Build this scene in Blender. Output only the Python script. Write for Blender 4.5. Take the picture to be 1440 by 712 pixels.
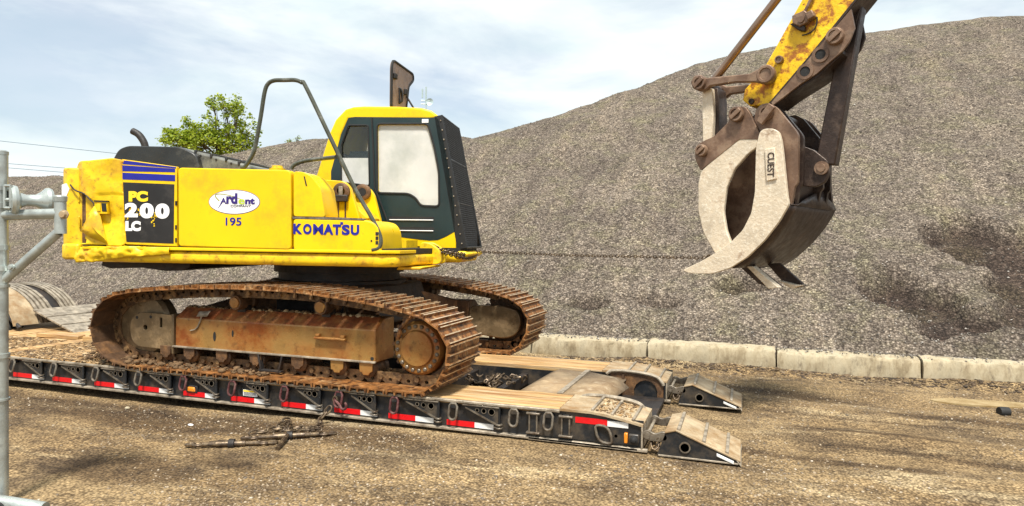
import bpy, math, random
import numpy as np
from mathutils import Vector, Matrix
from mathutils.geometry import tessellate_polygon
random.seed(7); rng = np.random.default_rng(7)
for o in list(bpy.data.objects): bpy.data.objects.remove(o)
S = bpy.context.scene; COL = S.collection
PI = math.pi

# ------------------------------------------------------------------ camera
cam = bpy.data.cameras.new('camera'); co = bpy.data.objects.new('camera', cam); COL.objects.link(co)
yaw, pit, rol = 0.3327, 0.0189, 0.0129
fw = Vector((-math.sin(yaw)*math.cos(pit), math.cos(yaw)*math.cos(pit), -math.sin(pit)))
r0 = Vector((math.cos(yaw), math.sin(yaw), 0)); u0 = r0.cross(fw)
rt = r0*math.cos(rol)+u0*math.sin(rol); up = u0*math.cos(rol)-r0*math.sin(rol)
co.matrix_world = Matrix(((rt.x, up.x, -fw.x, 0), (rt.y, up.y, -fw.y, 0), (rt.z, up.z, -fw.z, 1.743), (0, 0, 0, 1)))
cam.sensor_width = 36; cam.lens = 943.96/1440*36; cam.clip_end = 3000; cam.clip_start = .05
S.camera = co

# ------------------------------------------------------------------ world, sun, exposure
SUN = Vector((.14, -.42, .88)).normalized()
el = math.asin(SUN.z); az = math.atan2(SUN.x, SUN.y)
W = bpy.data.worlds.new('World'); S.world = W; W.use_nodes = True
nt = W.node_tree; N = nt.nodes; L = nt.links; N.clear()
wo = N.new('ShaderNodeOutputWorld'); bg = N.new('ShaderNodeBackground'); sky = N.new('ShaderNodeTexSky')
sky.sky_type = 'NISHITA'; sky.sun_disc = False; sky.sun_elevation = el; sky.sun_rotation = az
sky.air_density = 1.0; sky.dust_density = 1.5; sky.ozone_density = 1.0
tc = N.new('ShaderNodeTexCoord'); mp = N.new('ShaderNodeMapping'); mp.inputs['Scale'].default_value = (1.0, 1.0, 3.4)
mp.inputs['Rotation'].default_value = (0.0, 0.42, 0.3)
n1 = N.new('ShaderNodeTexNoise'); n1.inputs['Scale'].default_value = 2.3; n1.inputs['Detail'].default_value = 7; n1.inputs['Roughness'].default_value = .55
n1.inputs['Distortion'].default_value = .35
rp = N.new('ShaderNodeValToRGB'); rp.color_ramp.elements[0].position = .38; rp.color_ramp.elements[1].position = .56
rp.color_ramp.elements[0].color = (.48, .48, .48, 1); rp.color_ramp.elements[1].color = (1, 1, 1, 1)
n2 = N.new('ShaderNodeTexNoise'); n2.inputs['Scale'].default_value = 5.0; n2.inputs['Detail'].default_value = 6
rp2 = N.new('ShaderNodeValToRGB'); rp2.color_ramp.elements[0].position = .3; rp2.color_ramp.elements[1].position = .7
rp2.color_ramp.elements[0].color = (5.5, 6.3, 6.5, 1); rp2.color_ramp.elements[1].color = (7.2, 7.4, 7.45, 1)
mx = N.new('ShaderNodeMixRGB')
L.new(tc.outputs['Generated'], mp.inputs['Vector']); L.new(mp.outputs['Vector'], n1.inputs['Vector']); L.new(mp.outputs['Vector'], n2.inputs['Vector'])
L.new(n1.outputs['Fac'], rp.inputs['Fac']); L.new(n2.outputs['Fac'], rp2.inputs['Fac'])
L.new(rp.outputs['Color'], mx.inputs['Fac']); L.new(sky.outputs['Color'], mx.inputs['Color1']); L.new(rp2.outputs['Color'], mx.inputs['Color2'])
L.new(mx.outputs['Color'], bg.inputs['Color']); bg.inputs['Strength'].default_value = .10
L.new(bg.outputs['Background'], wo.inputs['Surface'])
sl = bpy.data.lights.new('sun', 'SUN'); sl.energy = 4.6; sl.angle = math.radians(9); sl.color = (1, .95, .86)
so = bpy.data.objects.new('sun', sl); COL.objects.link(so); so.rotation_euler = SUN.to_track_quat('Z', 'Y').to_euler()
S.view_settings.view_transform = 'Standard'; S.view_settings.look = 'None'; S.view_settings.exposure = 0.62; S.view_settings.gamma = 1

# ------------------------------------------------------------------ materials
def mat(name, col, rough=.6, metal=0, var=.2, scale=5, dirt=None, da=.5, ds=3, dw=.12, bump=.25, bs=60, stretch=(1, 1, 1), spec=.5, dirt2=None, da2=.6, ds2=14, coat=0):
    m = bpy.data.materials.new(name); m.use_nodes = True; nt = m.node_tree; N = nt.nodes; L = nt.links
    b = N['Principled BSDF']; b.inputs['Roughness'].default_value = rough; b.inputs['Metallic'].default_value = metal
    b.inputs['Specular IOR Level'].default_value = spec; b.inputs['Coat Weight'].default_value = coat
    tc = N.new('ShaderNodeTexCoord'); oi = N.new('ShaderNodeObjectInfo'); ml = N.new('ShaderNodeMath'); ml.operation = 'MULTIPLY'; ml.inputs[1].default_value = 37
    ad = N.new('ShaderNodeVectorMath'); ad.operation = 'ADD'; mp = N.new('ShaderNodeMapping'); mp.inputs['Scale'].default_value = stretch
    L.new(oi.outputs['Random'], ml.inputs[0]); L.new(tc.outputs['Object'], ad.inputs[0]); L.new(ml.outputs[0], ad.inputs[1]); L.new(ad.outputs[0], mp.inputs['Vector'])
    def noise(sc, det=6, r=.6):
        n = N.new('ShaderNodeTexNoise'); n.inputs['Scale'].default_value = sc; n.inputs['Detail'].default_value = det; n.inputs['Roughness'].default_value = r
        L.new(mp.outputs['Vector'], n.inputs['Vector']); return n
    def ramp(src, p0, p1, c0=(0, 0, 0, 1), c1=(1, 1, 1, 1)):
        r = N.new('ShaderNodeValToRGB'); r.color_ramp.elements[0].position = p0; r.color_ramp.elements[1].position = p1
        r.color_ramp.elements[0].color = c0; r.color_ramp.elements[1].color = c1; L.new(src, r.inputs['Fac']); return r
    lo = tuple(c*(1-var) for c in col)+(1,); hi = tuple(min(1, c*(1+var)) for c in col)+(1,)
    out = ramp(noise(scale).outputs['Fac'], .3, .7, lo, hi).outputs['Color']
    ro = None
    for (dc, a, s) in ((dirt, da, ds), (dirt2, da2, ds2)):
        if dc:
            f = ramp(noise(s, 9, .68).outputs['Fac'], a-dw, a+dw)
            mx = N.new('ShaderNodeMixRGB'); L.new(f.outputs['Color'], mx.inputs['Fac']); L.new(out, mx.inputs['Color1'])
            mx.inputs['Color2'].default_value = tuple(dc)+(1,); out = mx.outputs['Color']
    L.new(out, b.inputs['Base Color'])
    rr = ramp(noise(scale*2.3).outputs['Fac'], .3, .7, (max(0, rough-.12),)*3+(1,), (min(1, rough+.15),)*3+(1,)); L.new(rr.outputs['Color'], b.inputs['Roughness'])
    if bump:
        bp = N.new('ShaderNodeBump'); bp.inputs['Strength'].default_value = bump; bp.inputs['Distance'].default_value = .01
        L.new(noise(bs, 5).outputs['Fac'], bp.inputs['Height']); L.new(bp.outputs['Normal'], b.inputs['Normal'])
    return m
M = {}
M['yellow'] = mat('yellow_paint', (.80, .53, .002), .36, var=.07, scale=1.5, dirt=(.60, .36, .015), da=.62, ds=2.2, dw=.10, bump=.04, bs=25, dirt2=(.20, .11, .02), da2=.75, ds2=12, spec=.35)
M['yellow_worn'] = mat('worn_yellow_paint', (.78, .52, .004), .45, var=.14, scale=3, dirt=(.46, .20, .02), da=.60, ds=3.5, dw=.12, bump=.25, bs=14, dirt2=(.08, .035, .01), da2=.68, ds2=14)
M['arm_yellow'] = mat('scratched_yellow_paint', (.86, .52, .008), .5, var=.2, scale=6, dirt=(.36, .125, .012), da=.53, ds=11, dw=.05, bump=.45, bs=40, dirt2=(.05, .02, .01), da2=.66, ds2=22)
M['black'] = mat('black_paint', (.016, .017, .018), .42, var=.3, scale=3, dirt=(.07, .06, .05), da=.66, ds=4, bump=.1)
M['hood'] = mat('black_hood_paint', (.018, .019, .018), .28, var=.3, scale=3, dirt=(.10, .10, .09), da=.66, ds=3, bump=.15, bs=12)
M['hoodgrey'] = mat('dusty_hood_paint', (.15, .155, .13), .45, var=.3, scale=4, dirt=(.03, .03, .03), da=.6, ds=5, bump=.2, bs=14)
M['dark'] = mat('dark_greasy_steel', (.014, .011, .010), .6, var=.4, scale=6, dirt=(.06, .035, .018), da=.64, ds=5, bump=.3)
M['green'] = mat('dark_green_paint', (.010, .026, .028), .38, var=.25, scale=2, dirt=(.05, .055, .05), da=.72, ds=3, bump=.05)
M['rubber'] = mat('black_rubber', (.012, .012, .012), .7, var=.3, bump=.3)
M['rust'] = mat('rusty_track_steel', (.27, .115, .034), .45, metal=.25, var=.5, scale=9, dirt=(.58, .36, .17), da=.60, ds=7, dw=.08, bump=.5, bs=45, dirt2=(.045, .016, .007), da2=.54, ds2=11)
M['wornsteel'] = mat('polished_worn_shoe_edge', (.60, .46, .30), .34, metal=.45, var=.3, scale=14, dirt=(.22, .10, .035), da=.62, ds=12, bump=.3)
M['rustred'] = mat('red_brown_rust', (.24, .065, .016), .6, metal=.1, var=.4, scale=6, dirt=(.40, .20, .06), da=.58, ds=5, bump=.4, dirt2=(.05, .02, .01), da2=.62, ds2=9)
M['linkrust'] = mat('greasy_link_steel', (.13, .07, .03), .55, metal=.2, var=.5, scale=9, dirt=(.46, .28, .12), da=.60, ds=7, bump=.4, dirt2=(.02, .01, .006), da2=.56, ds2=10)
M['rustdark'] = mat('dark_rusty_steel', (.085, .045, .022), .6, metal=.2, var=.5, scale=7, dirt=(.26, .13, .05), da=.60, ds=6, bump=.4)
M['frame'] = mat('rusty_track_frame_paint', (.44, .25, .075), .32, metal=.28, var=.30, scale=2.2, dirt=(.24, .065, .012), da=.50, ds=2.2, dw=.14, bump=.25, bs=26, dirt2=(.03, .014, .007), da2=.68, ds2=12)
M['mud'] = mat('dried_mud', (.11, .065, .03), .95, var=.4, scale=12, dirt=(.22, .13, .06), da=.58, ds=9, bump=.8, bs=50)
M['idlersteel'] = mat('grimy_cover_steel', (.17, .12, .065), .36, metal=.45, var=.3, scale=3, dirt=(.42, .30, .17), da=.63, ds=4, bump=.12, bs=25, dirt2=(.03, .02, .01), da2=.68, ds2=10)
M['trblack'] = mat('black_trailer_paint', (.012, .014, .017), .36, var=.35, scale=4, dirt=(.09, .068, .045), da=.60, ds=4, bump=.1)
M['edge'] = mat('scuffed_edge_steel', (.34, .29, .22), .5, metal=.3, var=.35, scale=10, dirt=(.10, .075, .05), da=.58, ds=9, bump=.3)
M['deckplate'] = mat('dusty_deck_steel', (.42, .33, .21), .55, metal=.15, var=.3, scale=6, dirt=(.26, .15, .06), da=.54, ds=5, bump=.3, dirt2=(.12, .08, .04), da2=.70, ds2=16)
M['pan'] = mat('dirt_caked_pan', (.30, .22, .13), .8, var=.35, scale=5, dirt=(.17, .10, .045), da=.50, ds=4, bump=.8, bs=14, dirt2=(.42, .34, .23), da2=.62, ds2=8)
M['wood'] = mat('weathered_deck_wood', (.44, .28, .115), .8, var=.45, scale=3, dirt=(.20, .085, .022), da=.55, ds=3.5, dw=.15, bump=.5, bs=16, stretch=(.35, 5, 5), dirt2=(.50, .40, .26), da2=.64, ds2=4)
M['ringsteel'] = mat('worn_ring_steel', (.22, .19, .15), .42, metal=.6, var=.35, scale=14, dirt=(.08, .05, .03), da=.58, ds=12, bump=.2)
M['red'] = mat('red_reflective_tape', (.62, .004, .008), .35, var=.12, scale=20, dirt=(.25, .02, .02), da=.72, ds=12, bump=.03)
M['white'] = mat('white_reflective_tape', (.72, .72, .70), .4, var=.08, scale=20, dirt=(.35, .33, .30), da=.68, ds=14, bump=.03)
M['redhook'] = mat('faded_red_hook_paint', (.10, .03, .03), .45, metal=.2, var=.3, scale=14, dirt=(.2, .13, .11), da=.62, ds=14)
M['galv'] = mat('galvanised_steel', (.42, .46, .44), .36, metal=.55, var=.18, scale=7, dirt=(.26, .27, .25), da=.6, ds=6, bump=.1, bs=40)
M['grapple'] = mat('worn_bare_grapple_steel', (.66, .56, .42), .40, metal=.15, var=.22, scale=5, dirt=(.20, .10, .045), da=.65, ds=5, dw=.10, bump=.5, bs=34, dirt2=(.80, .73, .60), da2=.60, ds2=34)
M['grbrown'] = mat('brown_worn_grapple_steel', (.18, .108, .07), .42, metal=.3, var=.4, scale=6, dirt=(.34, .24, .16), da=.60, ds=6, bump=.3, bs=30, dirt2=(.07, .04, .03), da2=.66, ds2=12)
M['grdark'] = mat('dark_and_shaded_grapple_steel', (.035, .022, .017), .42, metal=.3, var=.45, scale=5, dirt=(.11, .075, .055), da=.64, ds=7, bump=.3)  # also darkens faces turned from the light: rear plates, jaw shell, stick underside
M['chrome'] = mat('oily_chrome_rod', (.30, .20, .14), .2, metal=.85, var=.2, bump=.05)
M['concrete'] = mat('pale_concrete', (.42, .36, .245), .85, var=.25, scale=4, dirt=(.24, .19, .115), da=.54, ds=4, dw=.10, bump=1., bs=16, stretch=(1.5, 1, .6), dirt2=(.13, .10, .065), da2=.64, ds2=9)
M['film'] = mat('dusty_window_film', (.88, .88, .85), .35, var=.06, scale=2.2, dirt=(.50, .54, .50), da=.60, ds=1.3, dw=.14, bump=.1, bs=8, coat=.4)
M['blue'] = mat('blue_decal', (.006, .010, .26), .4, var=.15, scale=8, bump=.02, dirt=(.02, .02, .12), da=.7, ds=8)
M['decalblack'] = mat('black_decal', (.014, .013, .013), .4, var=.3, scale=3, dirt=(.05, .045, .04), da=.64, ds=6, bump=.03)
M['decalwhite'] = mat('white_decal', (.82, .82, .82), .4, var=.03, bump=.02)
M['decalyellow'] = mat('yellow_decal', (.85, .62, .02), .4, var=.05, bump=.02)
M['navy'] = mat('navy_decal', (.03, .012, .16), .4, var=.1, bump=.0)
M['olive'] = mat('olive_decal', (.30, .30, .02), .4, var=.1, bump=.0)
M['lime'] = mat('lime_decal', (.45, .58, .03), .4, var=.1, bump=.0)
M['hatch'] = mat('brown_grey_hatch_lining', (.27, .20, .17), .6, var=.2, scale=4, bump=.1, dirt=(.17, .12, .10), da=.6, ds=5)
M['seat'] = mat('dark_seat_cloth', (.03, .032, .035), .9, var=.3, bump=.3)
M['amber'] = mat('amber_lens', (.75, .25, .02), .2, var=.1, bump=.0, coat=.5)
M['bark'] = mat('grey_brown_bark', (.12, .09, .06), .9, var=.3, scale=10, bump=.5)
M['wirem'] = mat('dark_wire', (.10, .16, .20), .5, var=.1, bump=0)
M['mast'] = mat('pale_mast_metal', (.42, .52, .52), .5, metal=.3, var=.1, bump=0)
M['chain'] = mat('worn_chain_steel', (.085, .06, .04), .4, metal=.55, var=.4, scale=20, dirt=(.26, .19, .11), da=.58, ds=18, bump=.2)
M['blackmesh'] = mat('black_guard_steel', (.012, .012, .012), .45, var=.3, bump=.0)

def glass(name, tint, rough=.05, f=.75):
    m = bpy.data.materials.new(name); m.use_nodes = True; N = m.node_tree.nodes; L = m.node_tree.links
    N.remove(N['Principled BSDF']); o = N['Material Output']; t = N.new('ShaderNodeBsdfTransparent'); t.inputs['Color'].default_value = tint+(1,)
    g = N.new('ShaderNodeBsdfGlossy'); g.inputs['Roughness'].default_value = rough
    fr = N.new('ShaderNodeFresnel'); fr.inputs['IOR'].default_value = 1.5
    x = N.new('ShaderNodeMixShader'); L.new(fr.outputs['Fac'], x.inputs['Fac']); L.new(t.outputs[0], x.inputs[1]); L.new(g.outputs[0], x.inputs[2]); L.new(x.outputs[0], o.inputs['Surface'])
    return m
M['glass'] = glass('tinted_cab_glass', (.90, .95, .94))

def film():
    m = M['film']; N = m.node_tree.nodes; L = m.node_tree.links; o = N['Material Output']; b = N['Principled BSDF']
    t = N.new('ShaderNodeBsdfTranslucent'); t.inputs['Color'].default_value = (.7, .7, .66, 1); x = N.new('ShaderNodeMixShader'); x.inputs['Fac'].default_value = .35; L.new(b.outputs[0], x.inputs[1]); L.new(t.outputs[0], x.inputs[2])
    tr = N.new('ShaderNodeBsdfTransparent'); n = N.new('ShaderNodeTexNoise'); n.inputs['Scale'].default_value = 1.6; n.inputs['Detail'].default_value = 6; tc = N.new('ShaderNodeTexCoord'); L.new(tc.outputs['Object'], n.inputs['Vector'])
    r = N.new('ShaderNodeValToRGB'); r.color_ramp.elements[0].position = .35; r.color_ramp.elements[1].position = .7; r.color_ramp.elements[0].color = (.04,)*3+(1,); r.color_ramp.elements[1].color = (.22,)*3+(1,); L.new(n.outputs['Fac'], r.inputs['Fac'])
    y = N.new('ShaderNodeMixShader'); L.new(r.outputs['Color'], y.inputs['Fac']); L.new(x.outputs[0], y.inputs[1]); L.new(tr.outputs[0], y.inputs[2]); L.new(y.outputs[0], o.inputs['Surface'])
film()
def leafmat(name, c0, c1):
    m = bpy.data.materials.new(name); m.use_nodes = True; N = m.node_tree.nodes; L = m.node_tree.links; b = N['Principled BSDF']; b.inputs['Roughness'].default_value = .55
    g = N.new('ShaderNodeNewGeometry'); r = N.new('ShaderNodeValToRGB'); r.color_ramp.elements[0].color = c0+(1,); r.color_ramp.elements[1].color = c1+(1,)
    L.new(g.outputs['Random Per Island'], r.inputs['Fac']); L.new(r.outputs['Color'], b.inputs['Base Color'])
    t = N.new('ShaderNodeBsdfTranslucent'); L.new(r.outputs['Color'], t.inputs['Color']); x = N.new('ShaderNodeMixShader'); x.inputs['Fac'].default_value = .4
    L.new(b.outputs[0], x.inputs[1]); L.new(t.outputs[0], x.inputs[2]); L.new(x.outputs[0], N['Material Output'].inputs['Surface']); return m
M['leaf'] = leafmat('maple_leaves', (.12, .20, .012), (.44, .50, .04))

def stonemat(name, stops):
    m = bpy.data.materials.new(name); m.use_nodes = True; N = m.node_tree.nodes; L = m.node_tree.links; b = N['Principled BSDF']; b.inputs['Roughness'].default_value = .8
    g = N.new('ShaderNodeNewGeometry'); r = N.new('ShaderNodeValToRGB'); cr = r.color_ramp
    for i, (p, c) in enumerate(stops):
        e = cr.elements[i] if i < 2 else cr.elements.new(p)
        e.position = p; e.color = tuple(c)+(1,)
    L.new(g.outputs['Random Per Island'], r.inputs['Fac']); L.new(r.outputs['Color'], b.inputs['Base Color']); return m
M['stones'] = stonemat('yard_pebbles', [(0, (.09, .075, .06)), (.35, (.20, .15, .10)), (.65, (.30, .23, .15)), (.9, (.38, .31, .22)), (1, (.46, .40, .32))])
M['pilestones'] = stonemat('pile_gravel', [(0, (.05, .043, .038)), (.4, (.13, .115, .098)), (.72, (.20, .175, .145)), (.9, (.30, .27, .23)), (1, (.46, .43, .39))])
M['darkchips'] = stonemat('dark_twig_debris', [(0, (.03, .02, .012)), (.5, (.07, .045, .025)), (.85, (.15, .10, .055)), (1, (.32, .24, .14))])
M['chips'] = stonemat('mulch_and_dirt_chips', [(0, (.05, .03, .015)), (.4, (.14, .08, .03)), (.75, (.34, .21, .09)), (1, (.52, .40, .24))])

def terrain(name, c_lo, c_hi, patch, peb, cell, bumpd, damp_or_shade=None, damp_or_shade_attr=False, streak=False):
    m = bpy.data.materials.new(name); m.use_nodes = True; nt = m.node_tree; N = nt.nodes; L = nt.links; b = N['Principled BSDF']
    b.inputs['Roughness'].default_value = .92; b.inputs['Specular IOR Level'].default_value = .25
    tc = N.new('ShaderNodeTexCoord'); P = tc.outputs['Object']
    def noise(s, d=6, r=.6, vec=P):
        n = N.new('ShaderNodeTexNoise'); n.inputs['Scale'].default_value = s; n.inputs['Detail'].default_value = d; n.inputs['Roughness'].default_value = r; L.new(vec, n.inputs['Vector']); return n.outputs['Fac']
    def ramp(src, *st):
        r = N.new('ShaderNodeValToRGB'); cr = r.color_ramp
        for i, (p, c) in enumerate(st):
            e = cr.elements[i] if i < 2 else cr.elements.new(p)
            e.position = p; e.color = (tuple(c) if isinstance(c, tuple) else (c,)*3)+(1,)
        L.new(src, r.inputs['Fac']); return r.outputs['Color']
    def mix(f, a, c, mode='MIX'):
        x = N.new('ShaderNodeMixRGB'); x.blend_type = mode
        for s, v in (('Fac', f), ('Color1', a), ('Color2', c)):
            if isinstance(v, (tuple, float)): x.inputs[s].default_value = v if isinstance(v, float) else v+(1,)
            else: L.new(v, x.inputs[s])
        return x.outputs['Color']
    base = ramp(noise(.55, 8, .62), (.32, c_lo), (.68, c_hi))
    base = mix(ramp(noise(1.7, 8, .7), (.48, 0.), (.66, 1.)), base, patch)
    if streak:
        mp = N.new('ShaderNodeMapping'); mp.inputs['Scale'].default_value = (.55, 1.9, 1); mp.inputs['Rotation'].default_value = (0, 0, .10); L.new(P, mp.inputs['Vector'])
        base = mix(ramp(noise(1.5, 9, .74, mp.outputs['Vector']), (.49, 0.), (.62, .75)), base, streak); base = mix(ramp(noise(.8, 9, .72, mp.outputs['Vector']), (.30, .8), (.44, 0.)), base, (.60, .48, .29))
    if damp_or_shade_attr and not streak:
        mp = N.new('ShaderNodeMapping'); mp.inputs['Scale'].default_value = (1.6, .22, .22); mp.inputs['Rotation'].default_value = (0, 0, .12); L.new(P, mp.inputs['Vector'])
        base = mix(1.0, base, ramp(noise(1.2, 8, .7, mp.outputs['Vector']), (.30, (.74, .72, .72)), (.5, (1., 1., 1.)), (.70, (1.30, 1.27, 1.20))), 'MULTIPLY')
    v = N.new('ShaderNodeTexVoronoi'); v.inputs['Scale'].default_value = 1/cell; v.inputs['Randomness'].default_value = 1; L.new(P, v.inputs['Vector'])
    sep = N.new('ShaderNodeSeparateColor'); L.new(v.outputs['Color'], sep.inputs['Color'])
    pc = ramp(sep.outputs['Red'], *peb)
    amt = ramp(noise(.8, 8, .7), (.42, .12), (.58, .95)) if streak else .88
    col = mix(amt, base, mix(1.0, base, pc, 'MULTIPLY') if True else pc)
    edge = ramp(v.outputs['Distance'], (.30, (1., 1., 1.)), (.72, (.30, .28, .26)))
    col = mix(.9, col, edge, 'MULTIPLY')
    v2 = N.new('ShaderNodeTexVoronoi'); v2.inputs['Scale'].default_value = .36/cell; L.new(P, v2.inputs['Vector']); s2 = N.new('ShaderNodeSeparateColor'); L.new(v2.outputs['Color'], s2.inputs['Color'])
    col = mix(.8 if not streak else .45, col, ramp(s2.outputs['Green'], (0, (.72, .71, .71)), (.5, (1., 1., 1.)), (1, (1.35, 1.35, 1.33))), 'MULTIPLY')
    if damp_or_shade_attr:
        a = N.new('ShaderNodeAttribute'); a.attribute_name = 'damp_or_shade'
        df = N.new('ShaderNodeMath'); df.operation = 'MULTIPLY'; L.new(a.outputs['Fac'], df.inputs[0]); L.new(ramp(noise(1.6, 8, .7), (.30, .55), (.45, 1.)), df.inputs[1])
        col = mix(df.outputs[0], col, mix(1.0, col, damp_or_shade, 'MULTIPLY'))
    L.new(col, b.inputs['Base Color'])
    h = N.new('ShaderNodeMath'); h.operation = 'SUBTRACT'; h.inputs[0].default_value = 1; L.new(v.outputs['Distance'], h.inputs[1])
    bp = N.new('ShaderNodeBump'); bp.inputs['Strength'].default_value = .9; bp.inputs['Distance'].default_value = bumpd; L.new(h.outputs[0], bp.inputs['Height'])
    bp2 = N.new('ShaderNodeBump'); bp2.inputs['Strength'].default_value = .7; bp2.inputs['Distance'].default_value = bumpd*2; L.new(noise(9, 8, .7), bp2.inputs['Height']); L.new(bp.outputs['Normal'], bp2.inputs['Normal'])
    L.new(bp2.outputs['Normal'], b.inputs['Normal']); return m
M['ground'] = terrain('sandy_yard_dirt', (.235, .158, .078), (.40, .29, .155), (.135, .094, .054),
    [(0, (.45, .42, .40)), (.4, (.9, .88, .85)), (.75, (1.15, 1.12, 1.08)), (1, (1.6, 1.62, 1.62))], .020, .010, streak=(.115, .080, .047), damp_or_shade=(.46, .43, .42), damp_or_shade_attr=True)
M['pile'] = terrain('grey_brown_gravel', (.155, .128, .106), (.225, .188, .152), (.185, .165, .112),
    [(0, (.40, .38, .38)), (.4, (.85, .84, .82)), (.75, (1.15, 1.14, 1.1)), (1, (1.9, 1.92, 1.92))], .030, .022, damp_or_shade=(.36, .31, .30), damp_or_shade_attr=True)

# ------------------------------------------------------------------ mesh builder
class MB:
    def __init__(s): s.v = []; s.f = []
    def add(s, vs, fs):
        o = len(s.v); s.v += [tuple(p) for p in vs]; s.f += [tuple(i+o for i in f) for f in fs]; return s
    def box(s, x0, x1, y0, y1, z0, z1):
        return s.add([(x, y, z) for x in (x0, x1) for y in (y0, y1) for z in (z0, z1)], [(0, 1, 3, 2), (4, 6, 7, 5), (0, 4, 5, 1), (2, 3, 7, 6), (0, 2, 6, 4), (1, 5, 7, 3)])
    def prism(s, pts, a, b, axis='y', holes=()):
        """outline pts extruded from a to b; axis y: pts are (x,z); z: pts are (x,y); x: pts are (y,z)"""
        mk = {'y': lambda p, d: (p[0], d, p[1]), 'z': lambda p, d: (p[0], p[1], d), 'x': lambda p, d: (d, p[0], p[1])}[axis]
        loops = [list(pts)]+[list(h) for h in holes]; flat = [p for l in loops for p in l]; n = len(flat); V = [mk(p, a) for p in flat]+[mk(p, b) for p in flat]; F = []
        if holes:
            for t in tessellate_polygon([[Vector((p[0], p[1], 0)) for p in l] for l in loops]):
                F.append(tuple(t)); F.append(tuple(i+n for i in reversed(t)))
        else: F += [tuple(range(n)), tuple(range(2*n-1, n-1, -1))]
        o = 0
        for l in loops:
            k = len(l)
            for i in range(k): F.append((o+i, o+(i+1) % k, o+(i+1) % k+n, o+i+n))
            o += k
        return s.add(V, F)
    def tube(s, path, r, n=10, closed=False, r2=None):
        P = [Vector(p) for p in path]; m = len(P); V = []; F = []; up = None
        for i, p in enumerate(P):
            t = ((P[(i+1) % m]-P[i-1]) if closed else (P[min(i+1, m-1)]-P[max(i-1, 0)])).normalized()
            if up is None: up = t.cross(Vector((0, 0, 1)) if abs(t.z) < .9 else Vector((0, 1, 0))).normalized()
            up = (up-t*up.dot(t)).normalized(); w = t.cross(up); rr = r if r2 is None else r+(r2-r)*i/max(1, m-1)
            V += [p+(up*math.cos(k*2*PI/n)+w*math.sin(k*2*PI/n))*rr for k in range(n)]
        for i in range(m if closed else m-1):
            j = (i+1) % m
            for k in range(n): F.append((i*n+k, i*n+(k+1) % n, j*n+(k+1) % n, j*n+k))
        if not closed: F += [tuple(range(n-1, -1, -1)), tuple((m-1)*n+k for k in range(n))]
        return s.add(V, F)
    def lathe(s, prof, c, ax, n=24):
        """prof: (distance along axis, radius)"""
        c = Vector(c); ax = Vector(ax).normalized(); e = ax.cross(Vector((0, 0, 1)) if abs(ax.z) < .9 else Vector((1, 0, 0))).normalized(); w = ax.cross(e); V = []; F = []
        for d, r in prof: V += [c+ax*d+(e*math.cos(k*2*PI/n)+w*math.sin(k*2*PI/n))*r for k in range(n)]
        for i in range(len(prof)-1):
            for k in range(n): F.append((i*n+k, i*n+(k+1) % n, (i+1)*n+(k+1) % n, (i+1)*n+k))
        F += [tuple(range(n-1, -1, -1)), tuple((len(prof)-1)*n+k for k in range(n))]
        return s.add(V, F)
    def cyl(s, c, ax, r, h, n=20): return s.lathe([(0, r), (h, r)], c, ax, n)
    def mesh(s, name, m, smooth=35):
        me = bpy.data.meshes.new(name); me.from_pydata(s.v, [], s.f); me.materials.append(M[m]); me.validate()
        import bmesh
        bm = bmesh.new(); bm.from_mesh(me); bmesh.ops.recalc_face_normals(bm, faces=bm.faces); bm.to_mesh(me); bm.free()
        if smooth: me.polygons.foreach_set('use_smooth', [True]*len(me.polygons)); me.set_sharp_from_angle(angle=math.radians(smooth))
        return me
    def obj(s, name, m, parent=None, bevel=0, seg=2, smooth=35, rz=None, label=None):
        o = bpy.data.objects.new(name, s.mesh(name, m, smooth)); COL.objects.link(o)
        if parent: o.parent = parent
        if rz is not None: o.rotation_euler.z = rz
        if bevel:
            b = o.modifiers.new('bevel', 'BEVEL'); b.width = bevel; b.segments = seg; b.limit_method = 'ANGLE'; b.angle_limit = math.radians(30); b.harden_normals = False
        if label: o['label'] = label
        return o
def thing(name, label, cat, loc=(0, 0, 0), group=None):
    o = bpy.data.objects.new(name, None); COL.objects.link(o); o.location = loc; o.empty_display_size = .2
    o['label'] = label; o['category'] = cat
    if group: o['group'] = group
    return o
def tag(o, label, cat, group=None):
    o['label'] = label; o['category'] = cat
    if group: o['group'] = group
    return o
def share(src, name, parent, loc=(0, 0, 0), rot=(0, 0, 0)):
    o = src.copy(); o.name = name; COL.objects.link(o); o.parent = parent; o.location = loc; o.rotation_euler = rot; return o
def catmull(P, closed=False, k=6):
    P = [Vector(p) for p in P]; n = len(P); out = []
    for i in range(n if closed else n-1):
        a, b, c, d = (P[(i-1) % n], P[i], P[(i+1) % n], P[(i+2) % n]) if closed else (P[max(i-1, 0)], P[i], P[i+1], P[min(i+2, n-1)])
        for j in range(k):
            t = j/k; out.append(.5*((2*b)+(c-a)*t+(2*a-5*b+4*c-d)*t*t+(3*b-a-3*c+d)*t**3))
    if not closed: out.append(P[-1])
    return out
def rounded(pts, r, k=4):
    out = []; n = len(pts)
    for i in range(n):
        p = Vector(pts[i][:2]); a = Vector(pts[i-1][:2])-p; b = Vector(pts[(i+1) % n][:2])-p; q = min(r, a.length*.45, b.length*.45)
        s, e = p+a.normalized()*q, p+b.normalized()*q
        for j in range(k+1):
            t = j/k; out.append(tuple(s*(1-t)**2+p*2*t*(1-t)+e*t*t))
    return out
def circle(cx, cz, r, n=16, rz=None): return [(cx+r*math.cos(i*2*PI/n), cz+(rz or r)*math.sin(i*2*PI/n)) for i in range(n)]
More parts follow.
